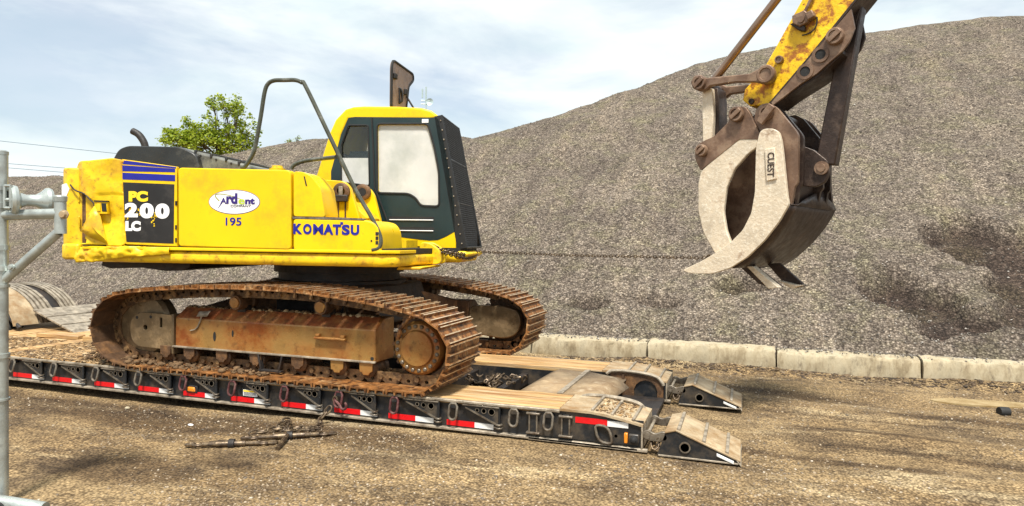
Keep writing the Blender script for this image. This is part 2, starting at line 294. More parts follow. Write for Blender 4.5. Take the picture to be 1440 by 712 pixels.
def text(name, s, m, x0, x1, z0, z1, y, parent, rz=None, bold=.02, vertical=False):
    cu = bpy.data.curves.new(name, 'FONT'); cu.body = s; cu.offset = bold; cu.extrude = .001; t = bpy.data.objects.new(name, cu); COL.objects.link(t)
    bpy.context.view_layer.update(); me = bpy.data.meshes.new_from_object(t.evaluated_get(bpy.context.evaluated_depsgraph_get())); bpy.data.objects.remove(t)
    P = np.array([v.co[:] for v in me.vertices])
    if vertical: P = np.stack([P[:, 1], -P[:, 0], P[:, 2]], 1)
    lo = P.min(0); hi = P.max(0); d = np.maximum(hi-lo, 1e-6)
    for v, p in zip(me.vertices, P): v.co = (x0+(p[0]-lo[0])/d[0]*(x1-x0), y-(p[2]-lo[2]), z0+(p[1]-lo[1])/d[1]*(z1-z0))
    me.materials.clear(); me.materials.append(M[m]); o = bpy.data.objects.new(name, me); COL.objects.link(o); o.parent = parent
    if rz is not None: o.rotation_euler.z = rz
    return o
def fractal(x, y, seed, f=1., octv=5, gain=.5):
    """cheap value-noise sum for height fields"""
    r = np.random.default_rng(seed); g = r.random((256, 256)); out = np.zeros_like(x); a = 1.
    for k in range(octv):
        X = x*f+17.3*k; Y = y*f-9.1*k; xi = np.floor(X).astype(int); yi = np.floor(Y).astype(int); u = X-xi; v = Y-yi; u = u*u*(3-2*u); v = v*v*(3-2*v)
        q = lambda i, j: g[(xi+i) % 256, (yi+j) % 256]
        out += a*((q(0, 0)*(1-u)+q(1, 0)*u)*(1-v)+(q(0, 1)*(1-u)+q(1, 1)*u)*v-.5); a *= gain; f *= 2.03
    return out
def grid_obj(name, xs, ys, hf, m, kind='structure'):
    X, Y = np.meshgrid(xs, ys); Zv = hf(X, Y); nx, ny = len(xs), len(ys); V = np.stack([X, Y, Zv], -1).reshape(-1, 3)
    i = (np.arange(ny-1)[:, None]*nx+np.arange(nx-1)[None]).reshape(-1); F = np.stack([i, i+1, i+nx+1, i+nx], 1)
    me = bpy.data.meshes.new(name); me.vertices.add(len(V)); me.vertices.foreach_set('co', V.reshape(-1)); me.loops.add(F.size); me.loops.foreach_set('vertex_index', F.reshape(-1))
    me.polygons.add(len(F)); me.polygons.foreach_set('loop_start', np.arange(0, F.size, 4)); me.polygons.foreach_set('use_smooth', np.ones(len(F), bool)); me.update(); me.validate()
    me.materials.append(M[m]); o = bpy.data.objects.new(name, me); COL.objects.link(o); o['kind'] = kind; return o, V
ICO_V = np.array([(0, 0, -1), (.72, -.53, -.45), (-.28, -.85, -.45), (-.89, 0, -.45), (-.28, .85, -.45), (.72, .53, -.45), (.28, -.85, .45), (-.72, -.53, .45), (-.72, .53, .45), (.28, .85, .45), (.89, 0, .45), (0, 0, 1)])
ICO_F = np.array([(0, 1, 2), (1, 0, 5), (0, 2, 3), (0, 3, 4), (0, 4, 5), (1, 5, 10), (2, 1, 6), (3, 2, 7), (4, 3, 8), (5, 4, 9), (1, 10, 6), (2, 6, 7), (3, 7, 8), (4, 8, 9), (5, 9, 10), (6, 10, 11), (7, 6, 11), (8, 7, 11), (9, 8, 11), (10, 9, 11)])
OCT_V = np.array([(1, 0, 0), (0, 1, 0), (-1, 0, 0), (0, -1, 0), (0, 0, 1), (0, 0, -1.)]); OCT_F = np.array([(0, 1, 4), (1, 2, 4), (2, 3, 4), (3, 0, 4), (1, 0, 5), (2, 1, 5), (3, 2, 5), (0, 3, 5)])
def scatter(name, P, size, m, ico=True, flat=.65, parent=None, elong=1.):
    bv, bf = (ICO_V, ICO_F) if ico else (OCT_V, OCT_F); n = len(P); k = len(bv)
    sc = size[:, None]*(1+(rng.random((n, 3))-.5)*.7); sc[:, 2] *= flat; sc[:, 0] *= elong
    V = bv[None]*(1+(rng.random((n, k, 1))-.5)*.5)*sc[:, None]
    a = rng.random(n)*2*PI; c, s = np.cos(a), np.sin(a); t = (rng.random(n)-.5)*1.0; ct, st = np.cos(t), np.sin(t)
    x, y, z = V[..., 0], V[..., 1], V[..., 2]; y, z = y*ct[:, None]-z*st[:, None], y*st[:, None]+z*ct[:, None]
    V = np.stack([x*c[:, None]-y*s[:, None], x*s[:, None]+y*c[:, None], z], -1)+P[:, None]
    F = (bf[None]+(np.arange(n)*k)[:, None, None]).reshape(-1, 3); me = bpy.data.meshes.new(name)
    me.vertices.add(n*k); me.vertices.foreach_set('co', V.reshape(-1)); me.loops.add(F.size); me.loops.foreach_set('vertex_index', F.reshape(-1).astype(np.int32))
    me.polygons.add(len(F)); me.polygons.foreach_set('loop_start', np.arange(0, F.size, 3)); me.update(); me.materials.append(M[m])
    o = bpy.data.objects.new(name, me); COL.objects.link(o); o['kind'] = 'stuff'
    if parent: o.parent = parent
    return o

# ------------------------------------------------------------------ ground and gravel pile
def sstep(a, b, x): t = np.clip((x-a)/(b-a), 0, 1); return t*t*(3-2*t)
def ground_h(X, Y):
    return _gh(X, Y)*(1-pudw(X, Y))-.04*pudw(X, Y)*(1+.5*fractal(X, Y, 61, 2.5, 4))
def pudw(X, Y): return np.exp(-((X-PUD[0])/.50)**4-((Y-PUD[1]-.12*(X-PUD[0]))/.15)**4)
PUD = (2.612, 8.921)
def _gh(X, Y):
    h = -.07*sstep(-2.5, -6, X)*sstep(9.5, 6, Y)
    near = sstep(40, 14, np.hypot(X, Y))
    h = h+near*(.035*fractal(X, Y, 3, .6, 5)-.012)
    rut = sstep(-.3, 1.2, X+.3*np.sin(Y))*sstep(9.4, 8.9, Y)*near
    h = h-rut*.045*(.5+.5*np.sin((Y+.10*X)*5.2+2.2*fractal(X, Y, 8, .35, 3)))+rut*.02*fractal(X*.25, Y*2.2, 9, 1.6, 4)
    bank = np.exp(-((Y-9.72)/.16)**2)*(.05+.10*np.clip(fractal(X, Y, 21, .8, 4), 0, 1))
    return h+bank*near
xs = np.concatenate([np.linspace(-600, -30, 20), np.arange(-29, -10, .5), np.arange(-10, 7, .07), np.arange(7, 30, .5), np.linspace(31, 600, 20)])
ys = np.concatenate([np.linspace(-300, -8, 12), np.arange(-7, 2, .4), np.arange(2, 10.4, .06), np.arange(10.5, 60, 1.), np.linspace(62, 900, 24)])
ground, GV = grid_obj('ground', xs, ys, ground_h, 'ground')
wet_and_shade = np.zeros(len(GV)); gx_, gy_ = GV[:, 0], GV[:, 1]
WET_AND_SHADE = [(0.86, 5.96), (2.341, 7.877), (0.302, 8.557), (1.298, 6.986), (-0.238, 6.032), (-5.825, 5.096), (-3.853, 5.188), (-4.476, 3.793), (-3.694, 4.185), (-2.286, 4.921), (1.622, 6.45), (-0.846, 4.648), (0.957, 7.617)]  # includes the trailer's shadow strip painted along its near side, besides damp streaks
for (wx_, wy_), (lx_, ly_, a_) in zip(WET_AND_SHADE, [(.75, .10, 1), (1.3, .12, 1), (1.0, .20, .9), (1.2, .07, .8), (.8, .10, .7), (2.2, .35, .8), (1.6, .28, .9), (.7, .28, .8), (.5, .12, .6), (1.0, .10, .5), (.9, .08, .8), (1.0, .10, .5), (1.3, .06, .8)]):
    wet_and_shade = np.maximum(wet_and_shade, a_*np.exp(-((gx_-wx_)/lx_)**2-((gy_-wy_+.07*(gx_-wx_))/ly_)**2))
wet_and_shade = np.clip(1.5*sstep(.18, .75, wet_and_shade+.45*fractal(gx_*.7, gy_*2.0, 71, 1.3, 5)*sstep(.03, .25, wet_and_shade)), 0, 1)
at = ground.data.attributes.new('damp_or_shade', 'FLOAT', 'POINT'); at.data.foreach_set('value', wet_and_shade.astype(np.float32))

CR = sorted([(-41.03, 15.81, 3.59), (-29.74, 16.0, 3.71), (-23.78, 16.03, 3.73), (-21.29, 16.16, 3.81), (-18.58, 16.77, 4.18), (-16.02, 17.12, 4.41), (-14.63, 17.45, 4.61), (-13.84, 17.81, 4.83), (-12.41, 17.84, 4.85), (-10.29, 17.85, 4.86), (-8.4, 17.83, 4.84), (-7.85, 17.87, 4.87), (-7.29, 17.69, 4.76), (-6.69, 17.98, 4.94), (-5.8, 18.53, 5.28), (-4.92, 19.18, 5.68), (-4.03, 19.96, 6.17), (-3.08, 20.61, 6.57), (-2.13, 21.64, 7.21), (-1.43, 22.35, 7.65), (-0.04, 22.87, 7.97), (0.61, 23.25, 8.2), (3.15, 23.75, 8.51), (5.17, 24.01, 8.67), (7.83, 24.24, 8.82), (10.36, 23.73, 8.51), (13.51, 21.62, 7.19)])
cx_, cy_, cz_ = [np.array(q) for q in zip(*CR)]
HP = [(1.8, 11.83), (2.24, 11.77), (2.65, 11.47), (3.6, 12.81), (3.89, 12.19), (3.23, 10.97), (3.82, 11.25), (2.11, 12.2), (0.05, 11.66), (-1.27, 11.23), (-2.54, 11.06), (2.77, 10.83), (4.52, 12.83)]
HS = [(.45, .5, .20), (.5, .5, .34), (.6, .45, .36), (.7, .8, .36), (.7, .7, .42), (.7, .4, .34), (.6, .5, .34), (.3, .4, .10), (.8, .25, .10), (.7, .22, .08), (.6, .2, .06), (.6, .3, .12), (.7, .8, .3)]
HOLLOW = [(x, y, *q) for (x, y), q in zip(HP, HS)]
def damp_mask(X, Y):
    m = np.zeros_like(X)
    for gx, gy, sx, sy, d in HOLLOW: m = np.maximum(m, min(1., .30+1.9*d)*np.exp(-((X-gx)/(sx*1.05))**2-((Y-gy)/(sy*.95))**2))
    return sstep(.36, .66, m+.80*fractal(X*.8, Y*1.7, 33, 1.1, 5)*sstep(.05, .3, m))
def pile_h(X, Y):
    Yc = np.interp(X, cx_, cy_); Zc = np.interp(X, cx_, cz_)
    t = (Y-10.30)/(Yc-10.30)
    lin = .20+(Zc+.10-.20)*t
    back = Zc+.10-(Y-Yc)*.62
    h = -np.log(np.exp(-lin*3)+np.exp(-back*3))/3
    on = sstep(10.4, 12.5, Y)
    h = h+on*(.55*fractal(X, Y, 5, .16, 3)*sstep(11, 15, Y)*np.clip(1-t, .12, 1)+.16*fractal(X, Y, 6, .9, 5))
    h = h-.30*damp_mask(X, Y)+.13*np.exp(-((Y-11.1)/.5)**2)*sstep(1, 2.4, X)
    h = h+.10*np.exp(-((Y-10.75)/.35)**2)*(fractal(X, Y, 12, .8, 4)+.3)
    return np.where(Y < 10.33, np.minimum(h, .20), h)
xs = np.concatenate([np.arange(-44, -20, .3), np.arange(-20, 14, .1), np.arange(14, 40, .4)])
ys = np.concatenate([np.arange(10.08, 14, .08), np.arange(14, 29, .16), np.arange(29, 52, .8)])
pile, PV = grid_obj('gravel_pile', xs, ys, pile_h, 'pile')
dm = damp_mask(PV[:, 0], PV[:, 1])
at = pile.data.attributes.new('damp_or_shade', 'FLOAT', 'POINT'); at.data.foreach_set('value', dm.astype(np.float32))
# loose stones lying on the pile and in the yard
n = 42000; px = rng.uniform(-24, 10, n); q = rng.random(n)**1.6; py = 10.5+q*13.
pz = pile_h(px, py); keep = py < np.interp(px, cx_, cy_)+.3; P = np.stack([px, py, pz], 1)[keep]
scatter('pile_gravel_stones', P, (.008+.020*rng.random(len(P))**2.2)*(.75+.035*(P[:, 1]-10)), 'pilestones', ico=False)
n = 46000; a = rng.uniform(-1.06, .36, n); d = 2.6*(4.1**rng.random(n)); P = np.stack([np.sin(a)*d, np.cos(a)*d], 1)
keep = (P[:, 1] < 9.75) & (fractal(P[:, 0], P[:, 1], 14, .7, 4)+.5*rng.random(n) > .16) & ~((P[:, 1] > 5.5) & (P[:, 1] < 8.05) & (P[:, 0] < .05)); P = P[keep]
P = np.stack([P[:, 0], P[:, 1], ground_h(P[:, 0], P[:, 1])], 1)
scatter('yard_pebbles', P, .003+.011*rng.random(len(P))**3.2, 'stones')
n = 2200; P = np.stack([rng.uniform(-2.6, 5, n), 9.66+.10*rng.normal(size=n)], 1); P = np.stack([P[:, 0], P[:, 1], ground_h(P[:, 0], P[:, 1])], 1)
scatter('dark_debris_along_kerb', P, .006+.020*rng.random(n)**2.5, 'darkchips', elong=2.0, flat=.45)
n = 1500; P = np.stack([rng.uniform(-3.5, 5, n), 10.2-.33*rng.random(n)**1.8, np.full(n, .288)], 1)
scatter('gravel_spilled_on_kerb', P, .004+.016*rng.random(n)**2.5, 'pilestones')
# muddy puddle beside the kerb
m = mat('wet_orange_mud', (.26, .165, .06), .18, var=.25, scale=3, dirt=(.42, .34, .20), da=.55, ds=3, dw=.2, bump=.05, bs=6); M['puddle'] = m
b = MB(); pts = [(x, y+.12*(x-PUD[0])) for x, y in circle(PUD[0], PUD[1], .55, 40, .17)]; hz = -.015
b.prism(pts, hz-.08, hz-.012, 'z'); o = b.obj('puddle', 'puddle'); o['kind'] = 'structure'

# ------------------------------------------------------------------ concrete kerb blocks
KX = [-4.72, -3.05, -1.30, .445, 2.185, 3.94, 5.7]
klab = ['pale concrete kerb block mostly hidden behind the far crawler track', 'pale concrete kerb block just behind the trailer between far track and first joint', 'pale concrete kerb block behind the two loading ramps, dirt heaped at its foot',
        'long pale concrete kerb block below the hanging grapple, right of the ramps', 'pale concrete kerb block beside the muddy puddle at the right edge', 'pale concrete kerb block beyond the right end of the row']
for i in range(5):
    x0, x1 = KX[i]+.012, KX[i+1]-.012; b = MB(); nx, nz = 26, 6
    xx = np.linspace(x0, x1, nx); dz = (i*37 % 5-2)*.010; dy = (i*23 % 5-2)*.009; prof = [(9.80, -.10), (9.79, .04), (9.80, .14), (9.815, .235), (9.835, .268), (9.95, .283), (10.14, .285), (10.16, .2), (10.16, -.1)]
    V = []; F = []; k = len(prof)
    for j, x in enumerate(xx):
        for y, z in prof:
            w = .012 if j not in (0, nx-1) else .006
            V.append((x+random.gauss(0, .004), y+dy+(j/nx-.5)*dy+random.gauss(0, w*1.0), z+dz+random.gauss(0, w*.6)*(z > 0)))
    for j in range(nx-1):
        for q in range(k-1): F.append((j*k+q, j*k+q+1, (j+1)*k+q+1, (j+1)*k+q))
    F += [tuple(range(k)), tuple((nx-1)*k+q for q in range(k-1, -1, -1))]
    b.add(V, F); o = b.obj('concrete_block', 'concrete', smooth=50); tag(o, klab[i], 'kerb block', 'concrete kerb blocks in a row at the foot of the gravel pile')

# ------------------------------------------------------------------ low trailer
ZD = .302; YN = 5.56; YI = 6.14; YF = 7.40; YO = 8.02; XL = -13.2; XB = -1.47
TR = thing('low_trailer', 'long black low trailer with wooden deck and red and white tape, carrying the yellow excavator', 'trailer')
def side_rail(y, s, name):
    b = MB(); b.box(XL, -.76, min(y+s*.035, y+s*.05), max(y+s*.035, y+s*.05), .035, ZD-.045)
    o = b.obj(name, 'trblack', TR); return o
side_rail(YN, 1, 'side_rail'); side_rail(YO, -1, 'side_rail')
for y0, y1 in ((YN-.004, YN+.075), (YO-.075, YO+.004)):
    MB().box(XL, XB-.0, y0, y1, ZD-.036, ZD-.010).obj('deck_edge_angle', 'edge', TR, .006)
    MB().box(XL, -.80, y0, y1, .012, .036).obj('bottom_flange', 'edge', TR, .005)
MB().box(XL, -1.2, YI-.05, YI-.02, .05, ZD-.05).obj('inner_beam', 'trblack', TR)
MB().box(XL, -1.2, YF+.02, YF+.05, .05, ZD-.05).obj('inner_beam', 'trblack', TR)
for x in np.arange(-9.2, -2.3, .62):
    MB().box(x-.04, x+.04, YI-.02, YF+.02, .08, .2).obj('crossmember', 'dark', TR, .005)
# planks along both wheel runs; joints staggered
pw = (YI-YN-.045)/3
for base, flip in ((YN+.022, 0), (YF+.02, 1)):
    for k in range(3):
        xs_ = [-7.35, -4.6+.35*k, XB-.006] if not flip else [-7.35, -4.2-.3*k, XB-.006]
        for a, c in zip(xs_[:-1], xs_[1:]):
            b = MB(); y0 = base+k*pw+.004; y1 = base+(k+1)*pw-.004; nx = 14; V = []; F = []
            for j in range(nx):
                x = a+.003+(c-a-.006)*j/(nx-1); sg = random.gauss(0, .0025)
                for y, z in ((y0, ZD-.05), (y0, ZD-.008+sg), (y0+.012, ZD+sg), ((y0+y1)/2, ZD-.004+random.gauss(0, .002)), (y1-.012, ZD+sg), (y1, ZD-.008+sg), (y1, ZD-.05)): V.append((x, y, z))
            for j in range(nx-1):
                for q in range(7): F.append((j*7+q, j*7+(q+1) % 7, (j+1)*7+(q+1) % 7, (j+1)*7+q))
            F += [tuple(range(7)), tuple((nx-1)*7+q for q in range(6, -1, -1))]; b.add(V, F); b.obj('deck_plank', 'wood', TR)
# full-width front deck, planks across
for i in range(20):
    x = -7.37-.2*(i+1); 
    MB().box(x+.004, x+.196, YN+.02, YO-.02, ZD-.05, ZD+random.gauss(0, .004)).obj('deck_plank', 'wood', TR, .006)
# steel rear section, beavertails with cleats
def tailz(x): return ZD+.004 if x < -1.2 else ZD+.004-.075*((x+1.2)/.46)**1.35
def tail(y0, y1, near):
    b = MB(); xx = [XB, -1.33, -1.2, -1.08, -.96, -.86, -.76]
    V = [(x, y, tailz(x)-d) for x in xx for y, d in ((y0, 0), (y1, 0), (y1, .02), (y0, .02))]; F = []
    for j in range(len(xx)-1):
        for q in range(4): F.append((j*4+q, j*4+(q+1) % 4, (j+1)*4+(q+1) % 4, (j+1)*4+q))
    F += [(0, 1, 2, 3), tuple(len(V)-1-i for i in range(4))]; b.add(V, F); b.obj('tail_plate', 'deckplate', TR)
    for x in (-1.19, -1.02, -.845):
        b = MB(); z = tailz(x); b.box(x-.011, x+.011, y0+.02, y1-.02, z-.004, z+.020); b.obj('cleat', 'edge', TR, .004)
    b = MB(); b.prism([(XB-.2, .05), (XB-.2, ZD-.02), (-1.2, ZD-.02), (-1.0, ZD-.04), (-.86, ZD-.065), (-.765, ZD-.095), (-.765, .05)], y0+.02, y0+.04); b.obj('tail_side', 'trblack', TR)
    b = MB(); b.prism([(XB, .05), (XB, ZD-.02), (-1.2, ZD-.02), (-1.0, ZD-.04), (-.86, ZD-.065), (-.765, ZD-.095), (-.765, .05)], y1-.04, y1-.02); b.obj('tail_side', 'trblack', TR)
    MB().box(-.775, -.76, y0, y1, .03, tailz(-.76)-.022).obj('end_plate', 'edge', TR, .003)
    MB().box(-1.75, -.72, y0+.0, y0+.045, .008, .034).obj('skid_strip', 'edge', TR, .004)
tail(YN-.004, YI, True); tail(YF, YO+.004, False)
# loading ramps: wedge boxes with cleats, hinge lugs and a tip bar
def ramp(y0, y1):
    pr = [(-0.651, 0.027), (-0.571, 0.207), (-0.522, 0.224), (-0.029, 0.024), (-0.011, -0.007)]
    x0 = pr[0][0]; top = [(pr[1][0], .205), (pr[1][0]+.075, .222), (-.015, .036), (0., .004), (x0+.01, .012)]
    b = MB(); b.prism(top, y0+.01, y0+.025); 
    rp = b.obj('ramp', 'trblack', TR, label='steel loading ramp lying on the dirt')
    b = MB(); b.prism(top, y1-.025, y1-.01, holes=()); b.obj('ramp_side', 'trblack', rp)
    x1, z1 = top[1]; x2, z2 = top[2]
    def strip(xa, za, xb, zb, n_=6):
        bb = MB(); V = [(x, y, z-d) for x, z in ((xa, za), (xb, zb)) for y, d in ((y0, 0), (y1, 0), (y1, .016), (y0, .016))]
        bb.add(V, [(0, 1, 5, 4), (1, 2, 6, 5), (2, 3, 7, 6), (3, 0, 4, 7), (3, 2, 1, 0), (4, 5, 6, 7)]); return bb
    strip(top[0][0]-.01, .208, x1+.005, z1+.012).obj('ramp_lip', 'deckplate', rp, .004)
    strip(x1, z1+.011, x2+.02, z2+.004).obj('ramp_plate', 'deckplate', rp, .004)
    strip(x2-.01, z2+.012, .012, .0).obj('tip_plate', 'edge', rp, .003)
    for t in (.05, .46, .83):
        x = x1+(x2-x1)*t; z = z1+(z2-z1)*t+.012; MB().box(x-.013, x+.013, y0+.015, y1-.015, z-.01, z+.02).obj('cleat', 'edge', rp, .004)
    MB().box(x0+.02, -.01, y0, y0+.03, .002, .016).obj('ramp_skid', 'edge', rp, .003)
    b = MB(); b.cyl((-.42, y0-.001, .095), (0, 1, 0), .042, .024, 20); b.obj('lightening_hole_sleeve', 'trblack', rp)
    b = MB(); b.lathe([(0, .045), (.012, .045), (.012, .034), (0, .034)], (-.42, y0-.004, .095), (0, 1, 0), 20); b.obj('sleeve_rim', 'ringsteel', rp)
    b = MB(); b.box(-.175, -.045, y0-.004, y0+.012, .030, .052); o = b.obj('reflector', 'white', rp, .002)
    for v in o.data.vertices: v.co.z += (-.11-v.co.x)*.38
    for yy in (y0+.03, y1-.06):
        b = MB(); b.prism(rounded([(-.77, .12), (-.77, .175), (-.72, .20), (-.66, .165), (-.60, .20), (-.545, .175), (-.545, .12), (-.61, .11), (-.70, .11)], .03, 3), yy, yy+.03); b.obj('hinge_link', 'ringsteel', rp, .003)
        for xh in (-.725, -.59): MB().cyl((xh, yy-.02, .155), (0, 1, 0), .026, .07, 14).obj('hinge_pin', 'ringsteel', rp)
    MB().cyl((-.725, y0+.03, .155), (0, 1, 0), .014, y1-y0-.06, 10).obj('hinge_bar', 'edge', rp)
    b = MB()
    for k in range(5): 
        t = k/4; b.tube([(-.66+.035*math.cos(a+.3*k), y0+.05+.05*math.sin(a)+.06*t, .10+.05*math.sin(a*1+1.2*k)) for a in np.linspace(0, 2*PI, 10)[:-1]], .006, 6, True)
    b.obj('chain_bundle', 'chain', rp)
ramp(YN-.03, YI-.02); ramp(YF-.02, YO-.02)
# inner well: pans, wheel-well arch plates, round bars
b = MB(); b.add([(-2.08, YI-.01, .255), (-1.95, YI-.01, .292), (-1.62, YI-.01, .285), (-1.2, YI-.01, .24), (-2.05, YF+.01, .245), (-1.95, YF+.01, .285), (-1.62, YF+.01, .27), (-1.2, YF+.01, .23)],
    [(0, 1, 5, 4), (1, 2, 6, 5), (2, 3, 7, 6)]); o = b.obj('centre_pan', 'pan', TR); sm = o.modifiers.new('s', 'SOLIDIFY'); sm.thickness = .015
b = MB(); b.prism([(-1.66, .30), (-1.60, .308), (-1.60, .27), (-1.66, .27)], YI+.02, YF-.02); b.obj('pan_lip', 'edge', TR, .004)
b = MB(); b.add([(-1.62, YI+.02, .292), (-1.30, YI+.02, .29), (-1.2, YI+.1, .22), (-1.62, YF-.05, .288), (-1.25, YF-.25, .285), (-1.12, YF-.3, .20)], [(0, 1, 4, 3), (1, 2, 5, 4)])
o = b.obj('bent_cover_plate', 'pan', TR); sm = o.modifiers.new('s', 'SOLIDIFY'); sm.thickness = .012
for y in (YI-.015, YF+.01):
    arch = [(-1.38, .03), (-1.38, .29)]+[(-1.1, .30), (-.86, .27), (-.80, .20), (-.80, .03), (-.86, .03)]+[(-.99+.13*math.cos(a), .10+.13*math.sin(a)) for a in np.linspace(-.3, PI+.3, 9)]+[(-1.12, .03)]
    MB().prism(arch, y-.012, y+.004).obj('wheel_well_plate', 'rustdark', TR)
    MB().tube([(p.x, y-.02, p.z) for p in catmull([(-1.42, 0, .272), (-1.36, 0, .308), (-1.2, 0, .318), (-1.0, 0, .305), (-.87, 0, .275), (-.81, 0, .215), (-.80, 0, .19)], False, 4)], .019, 8).obj('round_edge_bar', 'edge', TR)
MB().box(-1.3, -.78, YI+.02, YF-.03, .03, .06).obj('axle_beam', 'dark', TR)
MB().box(-1.24, -1.22, YF-.06, YF+.005, .06, .28).obj('stiffener_plate', 'rustdark', TR)
CHP = thing('chain_heap', 'tangled heap of rusty chain lying in the well between the deck runs', 'chain', (-2.55, 6.72, .2))
for k in range(26):
    c = Vector((random.gauss(0, .17), random.gauss(0, .13), .02+random.random()*.05)); e = Vector((random.gauss(0, 1), random.gauss(0, 1), random.gauss(0, .4))).normalized(); w = e.cross(Vector((0, 0, 1))).normalized()
    b = MB(); b.tube([e*.045*math.cos(t)+w*.028*math.sin(t)+Vector((0, 0, .012*math.sin(2*t))) for t in np.linspace(0, 2*PI, 11)[:-1]], .0085, 6, True); o = b.obj('chain_link', 'chain', CHP); o.location = c
# side fittings, near side: (red tape start, end, white end), rings, brackets
X_TAPE = [[(-8.189, -7.875, -7.684), (-7.536, -7.233, -7.035), (-6.884, -6.587, -6.38), (-6.242, -5.946, -5.751), (-5.611, -5.322, -5.174), (-4.983, -4.691, -4.497), (-4.355, -4.067, -3.878), (-3.738, -3.45, -3.265), (-3.144, -2.862, -2.674), (-2.541, -2.268, -2.085)]][0]
for i, (a, c, d) in enumerate(X_TAPE):
    MB().box(a, c, YN+.026, YN+.034, .050, .098).obj('red_reflective_tape', 'red', TR)
    MB().box(c+.002, d, YN+.026, YN+.034, .050, .096).obj('white_reflective_tape', 'white', TR)
a, c, d = [-1.334, -1.06, -0.883]
b = MB(); b.box(a, c, YN+.012, YN+.018, .195, .245); b.obj('red_reflective_tape', 'red', TR)
b = MB(); b.box(c+.002, d, YN+.012, YN+.018, .190, .238); b.obj('white_reflective_tape', 'white', TR)
def dring(x, red=False, tilt=0., big=1.):
    r = .038*big; pts = [(-r, .06), (-r, -.01)]+[(r*math.cos(t), -.02+r*1.0*math.sin(t)) for t in np.linspace(PI, 2*PI, 9)]+[(r, .06), (r*.6, .085), (-r*.6, .085)]
    b = MB(); b.tube([(x+px_*math.cos(tilt)-pz_*math.sin(tilt), YN-.012-.02*(pz_ < .0), .175+px_*math.sin(tilt)+pz_*math.cos(tilt)) for px_, pz_ in pts], .0115, 8, True)
    b.obj('d_ring', 'redhook' if red else 'ringsteel', TR)
    MB().box(x-.03, x+.03, YN-.02, YN+.035, .215, .258).obj('ring_lug', 'trblack', TR, .006)
RX = [-8.141, -7.462, -6.814, -6.187, -5.568, -4.93, -4.289, -3.663, -3.059, -2.46, -1.881, -1.565]
for i, x in enumerate(RX): dring(x, 4 <= i <= 8)
def bracket(x0, x1):
    """swing-out width extension: triangular arm with three holes and a hinge post"""
    b = MB(); zt, zb = .252, .10; w = x1-x0
    hs = [circle(x0+w*t, .222-.010*t, r, 14) for t, r in ((.40, .016), (.58, .021), (.79, .028))]
    b.prism([(x0, zt), (x1, zt), (x1, .118), (x0+w*.86, .118), (x0+w*.1, zt-.022)], YN+.004, YN+.012, holes=hs); pr = b.obj('outrigger_bracket', 'trblack', TR)
    for c in ((.40, .016), (.58, .021), (.79, .028)):
        MB().lathe([(0, c[1]+.004), (.01, c[1]+.004), (.01, c[1]-.002), (0, c[1]-.002)], (x0+w*c[0], YN-.002, .222-.010*c[0]), (0, 1, 0), 16).obj('hole_rim', 'ringsteel', pr)
    MB().box(x0, x1, YN-.012, YN+.014, zt, zt+.010).obj('bracket_flange', 'ringsteel', pr, .002)
    b = MB(); b.add([(x0+w*.08, YN-.006, zt-.012), (x0+w*.08, YN+.016, zt-.012), (x1-.02, YN+.016, .112), (x1-.02, YN-.006, .112), (x0+w*.08, YN-.006, zt-.024), (x0+w*.08, YN+.016, zt-.024), (x1-.02, YN+.016, .096), (x1-.02, YN-.006, .096)], [(0, 1, 2, 3), (7, 6, 5, 4), (0, 3, 7, 4), (1, 5, 6, 2), (0, 4, 5, 1), (3, 2, 6, 7)])
    b.obj('brace_edge', 'ringsteel', pr)
    MB().cyl((x1, YN+.002, .07), (0, 0, 1), .012, .185, 10).obj('hinge_post', 'trblack', pr)
    b = MB()
    for z in (.072, .10): b.cyl((x1, YN, z), (0, 0, 1), .030, .014, 12)
    b.box(x1-.05, x1+.03, YN-.01, YN+.02, .075, .085); b.obj('hinge_collar', 'ringsteel', pr, .003)
BX = [(-7.987, -7.684), (-7.389, -7.025), (-6.745, -6.39), (-6.066, -5.761), (-5.445, -5.147), (-4.787, -4.507), (-4.168, -3.888), (-3.553, -3.274), (-2.974, -2.612), (-2.373, -2.02)]
for a, c in BX: bracket(a, c)
for x in [-1.705, -1.414]:
    MB().box(x-.028, x+.028, YN+.002, YN+.03, .05, .255).obj('stake_pocket', 'trblack', TR, .003)
    for s in (-1, 1): MB().box(x+s*.034-.007, x+s*.034+.007, YN-.014, YN+.03, .06, .25).obj('pocket_edge', 'ringsteel', TR, .003)
    for z in (.062, .232): MB().box(x-.062, x+.062, YN-.022, YN+.03, z, z+.018).obj('pocket_collar', 'ringsteel', TR, .005)
xd = -1.085
b = MB(); b.tube([(xd+.060*math.cos(t)*abs(math.cos(t))**-.35-.5*.06*math.sin(t), YN-.006, .125+.072*math.sin(t)*abs(math.sin(t))**-.3) for t in np.linspace(.05, 2*PI+.05, 17)[:-1]], .012, 8, True); b.obj('d_ring', 'ringsteel', TR)
MB().cyl((xd-.20, YN+.02, .085), (0, 1, 0), .03, .02, 14).obj('drain_hole', 'rubber', TR)
MB().cyl((xd+.10, YN+.016, .115), (0, 1, 0), .014, .02, 12).obj('bolt_hole', 'rubber', TR)
xl = -0.852
MB().box(xl-.062, xl-.032, YN-.012, YN+.03, .07, .155).obj('amber_marker_light', 'amber', TR, .006)
MB().box(xl-.028, xl+.062, YN-.004, YN+.03, .06, .15).obj('light_bracket', 'trblack', TR, .012)
MB().lathe([(0, .034), (-.015, .034), (-.02, .022), (-.03, .018), (-.034, .008)], (xl+.02, YN-.004, .105), (0, 1, 0), 18).obj('rubber_bumper', 'rubber', TR)
xm = -5.492
MB().box(xm-.075, xm+.075, YN+.02, YN+.036, .085, .165).obj('light_recess', 'rubber', TR, .012)
